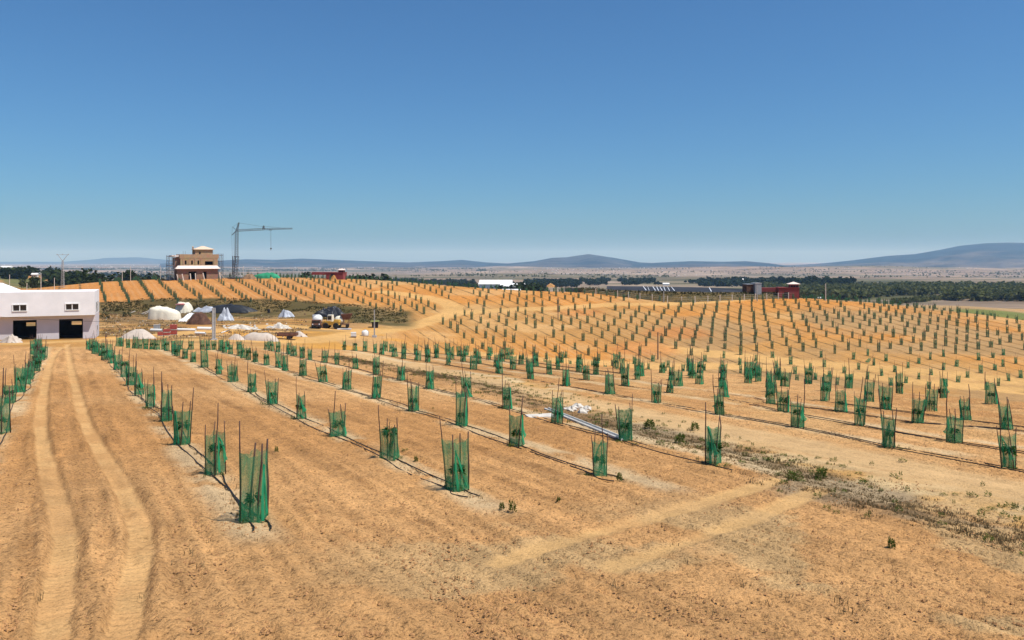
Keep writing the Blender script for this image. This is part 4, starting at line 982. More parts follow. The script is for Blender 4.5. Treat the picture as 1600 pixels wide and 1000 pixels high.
# yard shrubs on the bank: ground cover
pts = []
r3 = random.Random(4)
while len(pts) < 2600:
    u = r3.uniform(160, 636); v = r3.uniform(466, 505); x, y, z = hit(u, v)
    dd = min(math.hypot(x-a, y-b) for a, b in BANKLINE)
    if dd < 11+3*r3.random() and (v < 487 or u > 500) and float(fbm(np.array([x/5]), np.array([y/5]), 6)[0]) > .40: pts.append((x, y))
rd = random.Random(6)
scatter('bank_grass', tuft_mesh(9, .30, .08, rd, .5), TT(pts, .6, 1.4), M['bankgrass'], 'olive grass covering the bank behind the yard', 'grass')
for i, (u, v, la) in enumerate(((198, 495, 'rounded dark shrub in the yard right of the white building'), (163, 498, 'dark shrub at the right wall of the white building'))):
    x, y, z = hit(u, v); e = empty('shrub', (x, y, z), 0, la, 'shrub'); mb = MB(); leaf_tuft(mb, 220, (0, 0, .5), 1.0, .35, random.Random(i)); mb.build('foliage', M['tree2'], e); MB().tube([(0, 0, -.1), (0, 0, .6)], .05, 5).build('stem', M['bark'], e)

# ------------------------------------------------------------------ vehicles of the yard
def wheel(parent, c, r, w, axis):
    mb = MB().lathe([(r*.55, -w/2), (r*.92, -w/2), (r, -w*.35), (r, w*.35), (r*.92, w/2), (r*.55, w/2)], c, 18, axis); o = mb.build('wheel', M['rubber'], parent)
    MB().lathe([(r*.2, -w*.42), (r*.56, -w*.42), (r*.56, w*.42), (r*.2, w*.42)], c, 12, axis).build('rim', M['frame'], o)
x, y, z = hit(491, 514); px = y/F
e = empty('tank_truck', (x, y+2, z), .15, 'small truck carrying a white round tank, seen from the front', 'truck')
MB().box((0, 1.2, .62), (1.5, 5.0, .2)).build('chassis', M['rust'], e)
cab = MB().box((0, -1.1, 1.15), (1.75, 1.2, .95), top=.92).build('cab', M['rust'], e); MB().box((0, -1.69, 1.32), (1.35, .06, .4)).build('windscreen', M['glass'], cab)
for s in (-1, 1): MB().lathe([(.02, -.04), (.12, -.03), (.1, .03), (.02, .04)], (s*.6, -1.75, .85), 10, 'y').build('headlight', M['wsheet'], e)
MB().lathe([(.1, -1.75), (.6, -1.7), (.82, -1.4), (.84, 1.4), (.6, 1.7), (.1, 1.75)], (0, 1.4, 1.55), 20, 'y').build('tank', M['tank'], e, smooth=True)
MB().box((0, -1.78, .55), (1.7, .14, .22)).build('bumper', M['dark'], e)
for s in (-1, 1):
    for yy in (-1.0, 2.6): wheel(e, (s*.72, yy, .45), .45, .26, 'x')
x, y, z = hit(515, 514); px = y/F
e = empty('yellow_loader', (x, y+1.3, z), -.15, 'dusty yellow wheel loader parked before the black bundle', 'loader')
MB().box((.3, 0, 1.0), (2.6, 1.3, .7)).build('body', M['yellow'], e); MB().box((1.2, 0, 1.45), (1.1, 1.2, .5), top=.85).build('engine_cover', M['yellow'], e)
cb = MB().box((-.1, 0, 1.95), (1.0, 1.1, 1.3), top=.85).build('cab', M['tarp'], e); MB().box((-.1, -.53, 2.05), (.7, .05, .7)).build('window', M['glass'], cb)
ar = MB()
for s in (-.5, .5): ar.tube([(.1, s, 1.4), (-1.1, s, 1.35), (-1.9, s, .5)], .11, 6)
ar.build('lift_arm', M['yellow'], e)
MB().add([(-1.8, -.9, .9), (-1.8, .9, .9), (-1.75, .9, .1), (-1.75, -.9, .1), (-2.6, -.9, .05), (-2.6, .9, .05), (-1.9, -.9, .95), (-1.9, .9, .95)], [(0, 1, 2, 3), (3, 2, 5, 4), (0, 3, 4, 6), (1, 7, 5, 2), (6, 7, 1, 0)]).build('bucket', M['rust'], e)
for s in (-1, 1):
    for xx in (-.8, 1.2): wheel(e, (xx, s*.72, .55), .55, .36, 'y')
x, y, z = hit(533, 513); px = y/F
e = empty('concrete_mixer', (x, y+1.3, z), .2, 'rusty brown concrete mixer with raised hopper right of the yellow loader', 'mixer')
MB().box((0, 0, .7), (2.6, 1.2, .16)).build('chassis', M['rust'], e)
MB().lathe([(.35, -.9), (.75, -.5), (.85, .1), (.6, .7), (.3, 1.0)], (-.6, 0, 1.5), 16, 'x').build('drum', M['tarp'], e, smooth=True)
MB().add([(.1, -.6, 1.6), (1.3, -.6, 1.6), (1.3, .6, 1.6), (.1, .6, 1.6), (-.3, -1, 2.6), (1.9, -1, 2.75), (1.9, 1, 2.75), (-.3, 1, 2.6)], [(0, 1, 5, 4), (1, 2, 6, 5), (2, 3, 7, 6), (3, 0, 4, 7), (0, 3, 2, 1)]).build('hopper', M['rust'], e)
for sx in (.2, 1.2):
    for sy in (-.5, .5): MB().box((sx, sy, 1.15), (.12, .12, .9)).build('leg', M['rust'], e)
for s in (-1, 1):
    for xx in (-.8, .9): wheel(e, (xx, s*.66, .35), .35, .2, 'y')
x, y, z = hit(538, 515); tag(MB().box((x, y, z+.12), (2.6, 1.1, .14), .1).build('metal_sheet', M['sheet']), 'grey flat panel lying in front of the mixer', 'panel')
x, y, z = hit(492, 501); px = y/F; tag(MB().box((x, y, z+.6), (1.0, .08, 1.45), .3).build('site_board', M['sheet']), 'pale grey panel leaning upright behind the small truck', 'panel')
x, y, z = hit(447, 531); px = y/F
e = empty('flat_trailer', (x, y+.9, z), .06, 'rusty brown flat trailer parked behind the net guards', 'trailer')
MB().box((0, 0, .62), (2.9, 1.7, .14)).build('deck', M['rust'], e)
sd = MB(); sd.box((0, -.85, .85), (2.9, .06, .34)); sd.box((0, .85, .85), (2.9, .06, .34)); sd.box((-1.43, 0, .85), (.06, 1.64, .33)); sd.box((1.43, 0, .85), (.06, 1.64, .33)); sd.build('side_board', M['rust'], e)
MB().tube([(-1.4, -.4, .58), (-2.3, 0, .5), (-1.4, .4, .58)], .05, 6).build('drawbar', M['rust'], e)
for s in (-1, 1): wheel(e, (.3, s*.75, .32), .32, .2, 'y')
for u, v, w, h, la in ((551.5, 527, 9, 7, 'squat white cube tank left of the rounder tank'), (569.5, 525.5, 11, 9, 'rounder white tank left of the yard pole')):
    x, y, z = hit(u, v); px = y/F; W_, H_ = w*px, h*px; e = empty('water_tank', (x, y+W_/2, z), .2, la, 'tank')
    if w == 9:
        MB().box((0, 0, H_*.55+.06), (W_*.9, W_*.9, H_*.85)).build('body', M['tank'], e); cg = MB()
        for zz in (.25, .55, .9): cg.box((0, 0, H_*zz), (W_*.94, W_*.94, .05))
        cg.build('cage', M['frame'], e); MB().box((0, 0, .06), (W_, W_, .12)).build('pallet', M['wood'], e)
    else:
        MB().lathe([(W_*.1, -.02), (W_*.46, 0), (W_*.5, H_*.15), (W_*.5, H_*.75), (W_*.38, H_*.93), (W_*.15, H_)], (0, 0, 0), 24).build('body', M['tank'], e, smooth=True); MB().lathe([(W_*.14, 0), (W_*.14, .12), (.02, .14)], (0, 0, H_), 14).build('lid', M['frame'], e)
x, y, z = hit(585, 512); px = y/F; e = empty('site_hut', (x, y+.8, z), .1, 'small dark hut with a flat green roof behind the yard pole', 'hut')
MB().box((0, 0, .5), (9*px, 1.4, 1.3)).build('wall', M['dark'], e); MB().box((0, 0, 1.21), (13*px, 1.9, .12)).build('roof', M['greenroof'], e)
x, y, z = hit(420, 489); MB_d = MB().lathe([(.02, 0), (.32, 0), (.33, .3), (.31, .32), (.33, .6), (.31, .95), (.02, .97)], (x, y, z-.02), 14); tag(MB_d.build('drum', M['dark']), 'small dark drum standing alone on the orange yard', 'drum')
e, h = pole(585, 527, 484, .11, M['pole'], 'slim pale pole right of the yellow loader in the yard', sq=True)
MB().box((0, 0, .15), (.7, .7, .4)).build('footing', M['conc'], e)
for u, vb, vt, la in ((1028, 562, 519, 'tall brown pole behind the crest in the middle right'), (872, 499, 464, 'thin dark pole among the far guards in the middle'), (1290, 470, 443, 'pale pole right of the red building with tower')):
    pole(u, vb, vt, .14 if u != 872 else .1, M['wood'] if u < 1100 else M['prop'], la)
tick('unfinished brick')
# ---- unfinished brick house
def house():
    x, y, _ = hit(309, 436.5); y += 4.0; x = (308.5-800)/F*y; z = zf(x, y)-.1; px = y/F; s = px/.203*6.9/6.67
    k = y/F/6.667                                          # metres per pixel of my enlarged view
    e = empty('brick_house', (x, y, z), R(30), 'unfinished brown brick house with a hipped roof turret on the hilltop', 'house'); 
    def X(p): return (p-422)*k*1.02
    def Z(p): return (636-p)*k+.1
    Wf = X(602)-X(245); D_ = 8.5; yf = -D_/2
    def wall(name, xa, xb, za, zb_, openings, m, y0=yf, th=.3):
        mb = MB(); xs = sorted({xa, xb, *[o[0] for o in openings], *[o[1] for o in openings]})
        for a, b in zip(xs[:-1], xs[1:]):
            o = [q for q in openings if q[0] <= a+1e-6 and q[1] >= b-1e-6]
            if o:
                q = o[0]
                if q[2] > za: mb.box(((a+b)/2, y0+th/2, (za+q[2])/2), (b-a, th, q[2]-za))
                mb.box(((a+b)/2, y0+th/2, (q[3]+zb_)/2), (b-a, th, zb_-q[3]))
            else: mb.box(((a+b)/2, y0+th/2, (za+zb_)/2), (b-a, th, zb_-za))
        return mb
    xa, xb = X(215), X(600); z1, z2, z3, z4 = Z(530), Z(500), Z(425), Z(383)
    lo = wall('', xa, xb, -.6, z1, [(X(320), X(395), -.3, Z(560)), (X(455), X(490), -.3, Z(562))], M['brickd'])
    lo.box((xa+.15, .15, z1/2-.3), (.3, D_-.3, z1+.6)); lo.box((xb-.15, .15, z1/2-.3), (.3, D_-.3, z1+.6)); lo.box(((xa+xb)/2, D_/2-.15+.3, z1/2-.3), (xb-xa, .3, z1+.6)); lo.build('ground_floor_wall', M['brickd'], e)
    ua, ub = X(245), X(600); ops = [(X(285), X(302), Z(488), Z(447)), (X(345), X(361), Z(488), Z(447)), (X(405), X(421), Z(488), Z(447)), (X(475), X(552), Z(493), Z(455))]
    up = wall('', ua, ub, z2, z3, ops, M['brick'], yf+.2); up.box((ua+.15, .35, (z2+z3)/2), (.3, D_-.3, z3-z2)); up.box((ub-.15, .35, (z2+z3)/2), (.3, D_-.3, z3-z2)); up.box(((ua+ub)/2, D_/2+.35, (z2+z3)/2), (ub-ua, .3, z3-z2))
    for p in (272, 322, 383, 440, 563): up.box((X(p), yf+.13, (z2+z3)/2), (.28, .13, z3-z2-.02))
    up.build('upper_wall', M['brick'], e)
    MB().box(((ua+ub)/2, .3, (z3+z4)/2), (ub-ua+.5, D_+.3, z4-z3)).build('parapet', M['brick'], e)
    eave = MB(); W2 = xb-xa+1.3; eave.add([((xa+xb)/2+a*W2/2, b*(D_/2+.8), z1-.05) for a, b in ((-1, -1), (1, -1), (1, 1), (-1, 1))]+[((xa+xb)/2+a*(W2/2-.9), b*(D_/2-.05), z2+.02) for a, b in ((-1, -1), (1, -1), (1, 1), (-1, 1))], [(3, 2, 1, 0), (4, 5, 6, 7), (0, 1, 5, 4), (1, 2, 6, 5), (2, 3, 7, 6), (3, 0, 4, 7)]); eave.build('eave_roof', M['slab'], e)
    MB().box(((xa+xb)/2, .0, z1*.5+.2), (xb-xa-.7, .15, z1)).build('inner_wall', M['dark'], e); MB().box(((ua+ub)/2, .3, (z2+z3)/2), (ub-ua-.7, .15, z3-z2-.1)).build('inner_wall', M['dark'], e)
    tx0, tx1 = X(392), X(562); zt_ = Z(335); tw = MB(); wz0, wz1 = Z(383), Z(358)
    tw.box(((tx0+tx1)/2, .5, (z4+zt_)/2), (tx1-tx0, 4.6, zt_-z4)); tw.build('turret', M['brick'], e)
    MB().box((X(437), -1.83, (wz0+wz1)/2+.02), (.5, .1, wz1-wz0)).build('turret_window', M['dark'], e)
    rf = MB(); ex = .45; c = ((tx0+tx1)/2, .5); wx, wy = (tx1-tx0)/2+ex, 2.3+ex
    rf.add([(c[0]-wx, c[1]-wy, zt_), (c[0]+wx, c[1]-wy, zt_), (c[0]+wx, c[1]+wy, zt_), (c[0]-wx, c[1]+wy, zt_), (c[0]-.3, c[1], Z(295)), (c[0]+.3, c[1], Z(295)), (c[0]-wx, c[1]-wy, zt_+.18), (c[0]+wx, c[1]-wy, zt_+.18), (c[0]+wx, c[1]+wy, zt_+.18), (c[0]-wx, c[1]+wy, zt_+.18)],
           [(3, 2, 1, 0), (0, 1, 7, 6), (1, 2, 8, 7), (2, 3, 9, 8), (3, 0, 6, 9), (6, 7, 5, 4), (7, 8, 5), (8, 9, 4, 5), (9, 6, 4)]); r_ = rf.build('turret_roof', M['paleroof'], e)
    ch = MB().box((X(380), .2, (z4+Z(305))/2), (.42, .42, Z(305)-z4)).build('chimney', M['brick'], e); MB().box((X(380), .2, Z(305)+.1), (.56, .56, .2)).build('chimney_cap', M['slab'], ch)
    # left balcony block with its slab; darker brick paints in its shaded side
    MB().box((ua-.75, .6, (z2+z3)/2), (1.5, D_-2.2, z3-z2+.6)).build('side_bay', M['brickd'], e); MB().box((ua-1.0, .4, z3+.75), (3.0, D_-1.4, .55)).build('balcony_slab', M['slab'], e)
    MB().box((ub+.35, .4, z3+.35), (.7, 3, .4)).build('balcony_slab', M['slab'], e)
    for q in (290, 310): MB().box((X(q), 1, z4+.55), (.07, .07, 1.1)).build('rebar', M['scaff'], e)
    return e, x, y, z, k, D_, X, Z
e, hx, hy, hz, k, D_, X, Z = house()
def scaffold(la, x0, x1, y0, y1, h, lifts):
    s = empty('scaffold', (hx, hy, hz), R(30), la, 'scaffold'); p = MB()
    for xx in (x0, x1):
        for yy in (y0, (y0+y1)/2, y1): MB().tube([(xx, yy, -.4), (xx, yy, h)], .07, 5).build('upright', M['scaff'], s)
    for i in range(lifts):
        zz = h*(i+1)/(lifts+.3); m = MB()
        for xx in (x0, x1): m.tube([(xx, y0-.2, zz), (xx, y1+.2, zz)], .05, 4); m.tube([(xx, y0, zz-h/lifts*.85), (xx, (y0+y1)/2, zz)], .035, 4)
        for yy in (y0, (y0+y1)/2, y1): m.tube([(x0-.1, yy, zz), (x1+.1, yy, zz)], .05, 4)
        m.build('ledger', M['scaff'], s); MB().box(((x0+x1)/2, (y0+y1)/2, zz+.07), (abs(x1-x0), y1-y0, .05)).build('platform', M['wood'], s)
scaffold('tall steel scaffold along the left side of the brick house', X(245)-3.4, X(245)-2.0, -5.2, 2.5, Z(392), 5)
scaffold('narrow steel scaffold at the right side of the brick house', X(600)+.75, X(600)+1.7, -3.5, 2, Z(375), 4)
for i, (p, ln, la) in enumerate(((215, .35, 'pale leaning prop leftmost before the brick house'), (262, .3, 'pale prop second from left before the brick house'), (333, .15, 'pale upright prop left of the doorway of the brick house'), (380, .05, 'pale upright prop in the doorway of the brick house'), (457, .3, 'pale leaning prop right of the doorway of the brick house'), (612, .25, 'pale prop at the right corner of the brick house'))):
    a = R(30); lx, ly = X(p), -D_/2-1.2; wx, wy = hx+lx*math.cos(a)-ly*math.sin(a), hy+lx*math.sin(a)+ly*math.cos(a); zz = zf(wx, wy)
    tag(MB().box((wx, wy, zz+.95), (.30, .25, 2.3), a, top=.9, tilt=ln*.7).build('prop', M['prop']), la, 'prop', 'pale props before the brick house')
for i, (p, ln) in enumerate(((640, .7), (675, .55))):
    a = R(30); lx, ly = X(p), -D_/2-.5; wx, wy = hx+lx*math.cos(a)-ly*math.sin(a), hy+lx*math.sin(a)+ly*math.cos(a); zz = zf(wx, wy)
    tag(MB().box((wx, wy, zz+.8), (.14, .14, 2.4), a, tilt=ln).build('leaning_plank', M['strap']), ('slanting pale plank at the right of the brick house' if i == 0 else 'slanting pale plank farther right, toward the crane'), 'plank')
# ------------------------------------------------------------------ tower crane
def lattice(a, b, w0, w1, nb, r=.055, tri=False, up=(0, 0, 1)):
    mb = MB(); a, b = np.array(a, float), np.array(b, float); t = (b-a)/np.linalg.norm(b-a); x = np.cross(t, up)
    if np.linalg.norm(x) < .1: x = np.cross(t, (0, 1, 0))
    x /= np.linalg.norm(x); y = np.cross(t, x)
    cs = [(-1, -1), (1, -1), (1, 1), (-1, 1)] if not tri else [(-1, .7), (1, .7), (0, -.9)]
    P_ = [[a+(b-a)*i/nb+(x*cx+y*cy)*(w0+(w1-w0)*i/nb)/2 for cx, cy in cs] for i in range(nb+1)]; m = len(cs)
    for k in range(m): mb.tube([P_[i][k] for i in range(nb+1)], r*1.5, 4)
    for i in range(nb):
        for k in range(m):
            mb.tube([P_[i][k], P_[i+1][(k+1) % m]], r, 3, False); mb.tube([P_[i+1][k], P_[i+1][(k+1) % m]], r, 3, False)
    return mb
x, y, z = hit(368.5, 436); y += 2; x = (368.5-800)/F*y; z = zf(x, y); px = y/F
def cz(p): return -(340+p/6.667-408)*px-z
def cx(p): return (p/6.667+250-368.5)*px
e = empty('tower_crane', (x, y, z), 0, 'grey lattice tower crane right of the brick house, jib pointing right', 'crane')
MB().box((0, 0, .25), (4.2, 3.6, .35)).build('base_frame', M['crane'], e); bl = MB()
for i in range(3): bl.box((1.0, -1.0+i*.95, .8), (1.5, .85, .75))
bl.build('ballast', M['conc'], e)
zm = cz(405); zt2 = cz(135)
lattice((cx(790)-.45, 0, .4), (cx(797), 0, zm), 1.35, 1.1, 8, .045).build('lower_mast', M['crane'], e)
lattice((cx(797), 0, zm), (cx(800), 0, zt2), .85, .8, 14, .033).build('upper_mast', M['crane'], e)
MB().tube([(cx(770), 0, .4), (cx(790), 0, zm-.2)], .09, 5).build('strut', M['crane'], e)
MB().box((cx(797), 0, zm-.1), (1.3, 1.3, .3)).build('collar', M['crane'], e)
lattice((cx(800), 0, zt2), (cx(822), 0, cz(52)), .5, .25, 4, .035).build('apex', M['crane'], e)
j = lattice((cx(806), 0, zt2-.0), (cx(1085), 0, cz(121)), .75, .75, 16, .03, True); j.v += []
j.build('jib', M['crane'], e); lattice((cx(1085), 0, cz(121)), (cx(1378), 0, cz(114)), .7, .45, 17, .028, True).build('jib', M['crane'], e)
lattice((cx(1078), 0, cz(122)), (cx(1080), 0, cz(85)), .5, .3, 2, .05).build('jib_joint', M['crane'], e)
cj = MB().tube([(cx(800), 0, zt2), (cx(748), 0, cz(182))], .13, 5); cj.tube([(cx(800), 0, zt2), (cx(755), 0, cz(97))], .08, 5); cj.build('counter_strut', M['crane'], e)
rp = MB()
for a, b in (((822, 55), (1080, 95)), ((822, 55), (755, 97)), ((755, 97), (748, 182)), ((748, 182), (756, 590)), ((770, 150), (772, 590)), ((1080, 88), (1300, 112))): rp.tube([(cx(a[0]), 0, cz(a[1])), (cx(b[0]), 0, cz(b[1]))], .03, 4)
rp.build('stay_rope', M['crane'], e)
MB().tube([(cx(756), 0, cz(590)), (cx(757), 0, cz(400))], .14, 5).build('winch_post', M['crane'], e)
MB().box((cx(1150), 0, cz(128)), (1.0, .7, .25)).build('trolley', M['crane'], e)
hk = MB().box((cx(1156), 0, cz(323)), (.5, .3, .42)).build('hook_block', M['crane'], e)
MB().tube([(cx(1156)+.12*math.cos(t), 0, cz(333)-.1+.14*math.sin(t)) for t in np.linspace(1.6, 6, 8)], .05, 5).build('hook', M['crane'], hk)
ho = MB()
for s in (-.12, .12): ho.tube([(cx(1152)+s, 0, cz(128)), (cx(1156)+s*.7, 0, cz(322))], .02, 4)
ho.build('hoist_rope', M['crane'], e)
# ------------------------------------------------------------------ red farm buildings
def red_building(u0, u1, vb, vtop, ut0, ut1, vtt, vroof, label, rz, extra=None, dd=0):
    x, y, z = hit((ut0+ut1)/2, vb); y += dd; x = (ut1-800)/F*y; z = min(z, zf(x, y))-.3; px = y/F
    e = empty('red_building', (x, y, z), rz, label, 'building')
    W_ = (u1-u0)*px; H_ = -(vtop-408)*px-z; tw = (ut1-ut0)*px; TH = -(vtt-408)*px-z; RH = -(vroof-408)*px-z
    wl = MB(); wl.box((-W_/2, 2.2, H_/2-.5), (W_, 4, H_+1)); wl.build('wall', M['red'], e)
    MB().box((-W_/2, 2.2, H_+.06), (W_+.3, 4.3, .12)).build('flat_roof', M['red'], e)
    MB().box((-tw/2, 1.6, TH/2-.1), (tw*.94, tw*.94, TH+.2)).build('tower', M['red'], e)
    band = MB()
    for s in (-1, 0, 1): band.box((-tw/2+s*tw*.28, 1.6-tw*.47, TH*.86), (tw*.2, .08, TH*.12))
    band.box((-tw*.02, 1.6, TH*.86), (.08, tw*.6, TH*.12)); band.build('window', M['dark'], e)
    r = MB(); r.pyramid((-tw/2, 1.6, TH), (tw*1.35, tw*1.35), RH-TH, .06); r.build('tower_roof', M['redroof'], e)
    d_ = MB(); d_.box((-W_*.62, .18, 1.1), (1.2, .1, 2.0)); d_.build('door', M['dark'], e)
    return e, x, y, z, px
e, x, y, z, px = red_building(1219, 1250, 467, 450, 1235, 1249, 444, 440.5, 'red farm building with a small white roofed tower at right', -.15)
MB().box((-(1250-1205)*px, 3.5, 2.6), (30*px, 3, 1.1)).build('rear_wing', M['red'], e)
x2 = (1187-800)/F*y; e2 = empty('grey_block', (x2, y+3, z), .1, 'pale grey concrete block left of the red tower building', 'building'); MB().box((0, 0, 2.2), (10*px, 3, 4.4)).build('wall', M['bluegrey'], e2); MB().box((0, 0, 4.45), (10.6*px, 3.2, .14)).build('roof', M['conc'], e2)
x2 = (1176-800)/F*y; e2 = empty('low_shed', (x2, y+4, z), .1, 'low brown shed left of the pale grey block', 'shed'); MB().box((0, 0, 2.0), (12*px, 3, 4.2)).build('wall', M['earth'], e2); MB().box((0, 0, 4.15), (12.6*px, 3.3, .12)).build('roof', M['bluegrey'], e2)
e, x, y, z, px = red_building(510, 537, 437, 426, 527, 535.5, 422, 419.5, 'red farm building with a small tower on the left hilltop', -.1)
MB().box((-(537-497)*px, 4, -(425.6-408)*px-z-.4), (30*px, 2.5, .9)).build('rear_wing', M['red'], e)
heap('spoil_heap', 515, 527, 430, 437, M['orange'], 'orange earth heap before the left red building', 'spoil heap', .5, 1.5, .2, 51)
# ------------------------------------------------------------------ reservoir with embankment, fence and black liner
TOPV = [(880,449),(930,451),(960,454),(1000,455),(1050,456.5),(1100,457.5),(1150,457.5),(1200,457),(1246,458)]
BOTV = [(880,455),(930,458.5),(960,462),(1000,467),(1040,471.5),(1065,473),(1100,471.5),(1150,469),(1200,467),(1246,465.5)]
us = np.linspace(882, 1246, 60); vs = []
for i, u in enumerate(us):
    vb = np.interp(u, *zip(*BOTV)); vt = np.interp(u, *zip(*TOPV)); x, y, z = hit(u, vb+.4); d2 = y+5.0
    wob = .5*(float(vnoise(np.array([i*.35]), np.array([2.]), 3)[0])-.5)
    zt_ = -(vt+wob-408)/F*d2
    vs += [(x, y-.3, z-.6), ((u-800)/F*(y+1.2), y+1.2, lerp(z, zt_, .34)), ((u-800)/F*(y+3.2), y+3.2, lerp(z, zt_, .74)), ((u-800)/F*d2, d2, zt_), ((u-800)/F*(d2+4), d2+4, zt_), ((u-800)/F*(d2+11), d2+11, zt_-4)]
bk = MB().add(vs, [(i*6+k, (i+1)*6+k, (i+1)*6+k+1, i*6+k+1) for i in range(59) for k in range(5)]).build('embankment', M['bank'], smooth=True); bk['kind'] = 'structure'
pts = []; rd = random.Random(21)
T = []
for _ in range(1500):
    i = rd.randrange(59); f = rd.random(); j = i*6; p = lerp(np.array(vs[j]), np.array(vs[j+3]), f); q = lerp(np.array(vs[j+6]), np.array(vs[j+9]), f); g_ = rd.random(); w = lerp(p, q, g_)
    T.append(((w[0], w[1], w[2]-.1+.25*math.sin(f*3.1)), rd.uniform(0, 6), rd.uniform(.6, 1.3), rd.uniform(.6, 1.3)))
scatter('embankment_grass', tuft_mesh(8, .5, .1, rd, .5), T, M['bankgrass'], 'olive grass on the reservoir embankment', 'grass')
fe = empty('fence', (0, 0, 0), 0, 'post and wire fence along the foot of the reservoir embankment', 'fence')
prev = None; wr = MB()
for u in (914, 931, 948, 965, 982, 1000, 1019, 1043, 1065, 1086, 1106, 1125, 1144, 1163, 1180, 1198, 1216, 1232, 1242):
    vb = np.interp(u, *zip(*BOTV)); x, y, z = hit(u, vb+1.2); h = 1.75
    MB().box((x, y, z+h/2-.1), (.17, .17, h+.2)).build('post', M['prop'], fe)
    if prev is not None:
        for zz in (.5, 1.0, 1.5): wr.tube([(prev[0], prev[1], prev[2]+zz), (x, y, z+zz)], .012, 3, False)
    prev = (x, y, z)
wr.build('wire', M['frame'], fe)
for u, vb, vt, la in ((1037, 472.5, 455, 'tallest white post in front of the reservoir embankment'), (1183, 471, 445, 'tall grey post before the embankment by the grey block')): pole(u, vb, vt, .14, M['pole'], la, 'post', name='tall_post')
vs = []; us = np.linspace(948, 1182, 40)
for i, u in enumerate(us):
    vt = np.interp(u, [948, 1000, 1100, 1182], [447.2, 447.6, 449.2, 452.5]); 
    for v, d in ((vt+9, 292), (vt, 318), (vt-.25, 323), (vt+3, 340)): vs.append(((u-800)/F*d, d, -(v-408)/F*d))
ln = MB().add(vs, [(i*4+k, (i+1)*4+k, (i+1)*4+k+1, i*4+k+1) for i in range(39) for k in range(3)]).build('reservoir_liner', M['liner']); tag(ln, 'dark plastic liner on the inner slope of the reservoir', 'liner')
r2 = random.Random(2)
for i, u in enumerate((1005, 1012, 1020, 1026, 1031, 1037, 1043, 1049, 1108)):
    vt = np.interp(u, [948, 1000, 1100, 1182], [447.2, 447.6, 449.2, 452.5]); w = r2.uniform(.05, .12)
    A_ = np.array(((u-800)/F*317.5, 317.4, -(vt+.3-408)/F*317.5+.10)); B_ = np.array(((u+r2.uniform(2, 5)-800)/F*300, 300, -(vt+6.4-408)/F*300+.10))
    tag(MB().add([A_+(-w, 0, 0), A_+(w, 0, 0), B_+(w*1.3, 0, 0), B_+(-w*1.3, 0, 0), A_+(-w, 0, .06), A_+(w, 0, .06), B_+(w*1.3, 0, .06), B_+(-w*1.3, 0, .06)], [(0, 3, 2, 1), (4, 5, 6, 7), (0, 1, 5, 4), (1, 2, 6, 5), (2, 3, 7, 6), (3, 0, 4, 7)]).build('liner_strip', M['wsheet']), 'white ballast strip running down the dark reservoir liner' if u < 1100 else 'lone white strip at the right of the dark reservoir liner', 'strip', 'white strips on the reservoir liner')
tick('white sheds')
# ---- white sheds among trees
def shed(u0, u1, vt, ve, vb, d, label, m='whiteroof', rz=0., name='shed', wallm='whitehouse', cat='shed', depth=None, group=None, parts=True):
    if d is None: d = hit((u0+u1)/2, vb, 380)[1]
    x = ((u0+u1)/2-800)/F*d; px = d/F; z = -(vb-408)*px; W_ = (u1-u0)*px; He = -(ve-408)*px-z; Ht = -(vt-408)*px-z; D2 = depth or W_*.45
    zg = min(z, zf(x, d)); dz = z-zg
    e = empty(name, (x, d, zg), rz, label, cat, group)
    MB().box((0, D2/2, (He+dz)/2-.5), (W_*.98, D2*.98, He+dz+1)).build('wall', M[wallm], e)
    He += dz; Ht += dz
    MB().add([(-W_/2-.3, -.3, He), (W_/2+.3, -.3, He), (W_/2+.3, D2+.3, He), (-W_/2-.3, D2+.3, He), (-W_/2-.3, D2/2, Ht), (W_/2+.3, D2/2, Ht)], [(0, 1, 5, 4), (2, 3, 4, 5), (0, 4, 3), (1, 2, 5), (3, 2, 1, 0)]).build('roof', M[m], e)
    if parts:
        wm = MB()
        for k in range(3): wm.box((-W_*.3+W_*.3*k, -.05, He*.55), (W_*.08, .1, He*.3))
        wm.build('window', M['dark'], e)
    return e
shed(748, 800, 438.5, 444, 450, 520, 'largest white roofed shed among the trees in the middle', depth=42)
shed(782, 820, 443.5, 447.5, 452, 470, 'white roofed shed right of and before the largest shed', depth=26)
shed(785, 813, 452, 453.6, 457, 400, 'low white shed half hidden behind the orchard crest', depth=10)
shed(792, 806, 446, 448.6, 452, 455, 'small pale shed between the white roofed sheds', depth=8)
x, y = (648/4+700-800)/F*640, 640
heap('red_earth_patch', 849, 872, 443.5, 449, M['orange'], 'bare reddish earth mound right of the white sheds', 'earth mound', .4, 1.2, .2, 61)
for u0, u1, vt, ve, vb, d, la in ((27,56,419,421.5,426,None,'long white greenhouse roof on the left skyline slope'), (0,16,415.5,417.5,420,None,'white house roof at the far left frame edge'), (49,58,426.5,429,433,None,'white walled house with grey roof on the left slope'), (71,83,425,427,431,None,'small white house right of the others on the left slope'), (116,134,435,438.5,443,None,'grey green roofed shed just above the white building'), (1551,1561,461.5,463,466.5,None,'tiny white house among the dark trees far right'), (1590,1604,461,463,466,None,'pale house at the far right frame edge'), (1278,1284,464,465.5,469,None,'tiny white hut left of the pale pole'), (1036,1046,442,443.5,446,None,'tiny white house behind the reservoir'), (1155,1162,435,438,443,None,'narrow white house on the wooded skyline'), (1117,1126,437,439,442,None,'low white house on the wooded skyline left of the narrow one')):
    shed(u0, u1, vt, ve, vb, d, la, name='far_house', cat='house', m='whiteroof' if u0 != 116 else 'conc', parts=(u1-u0) > 12)
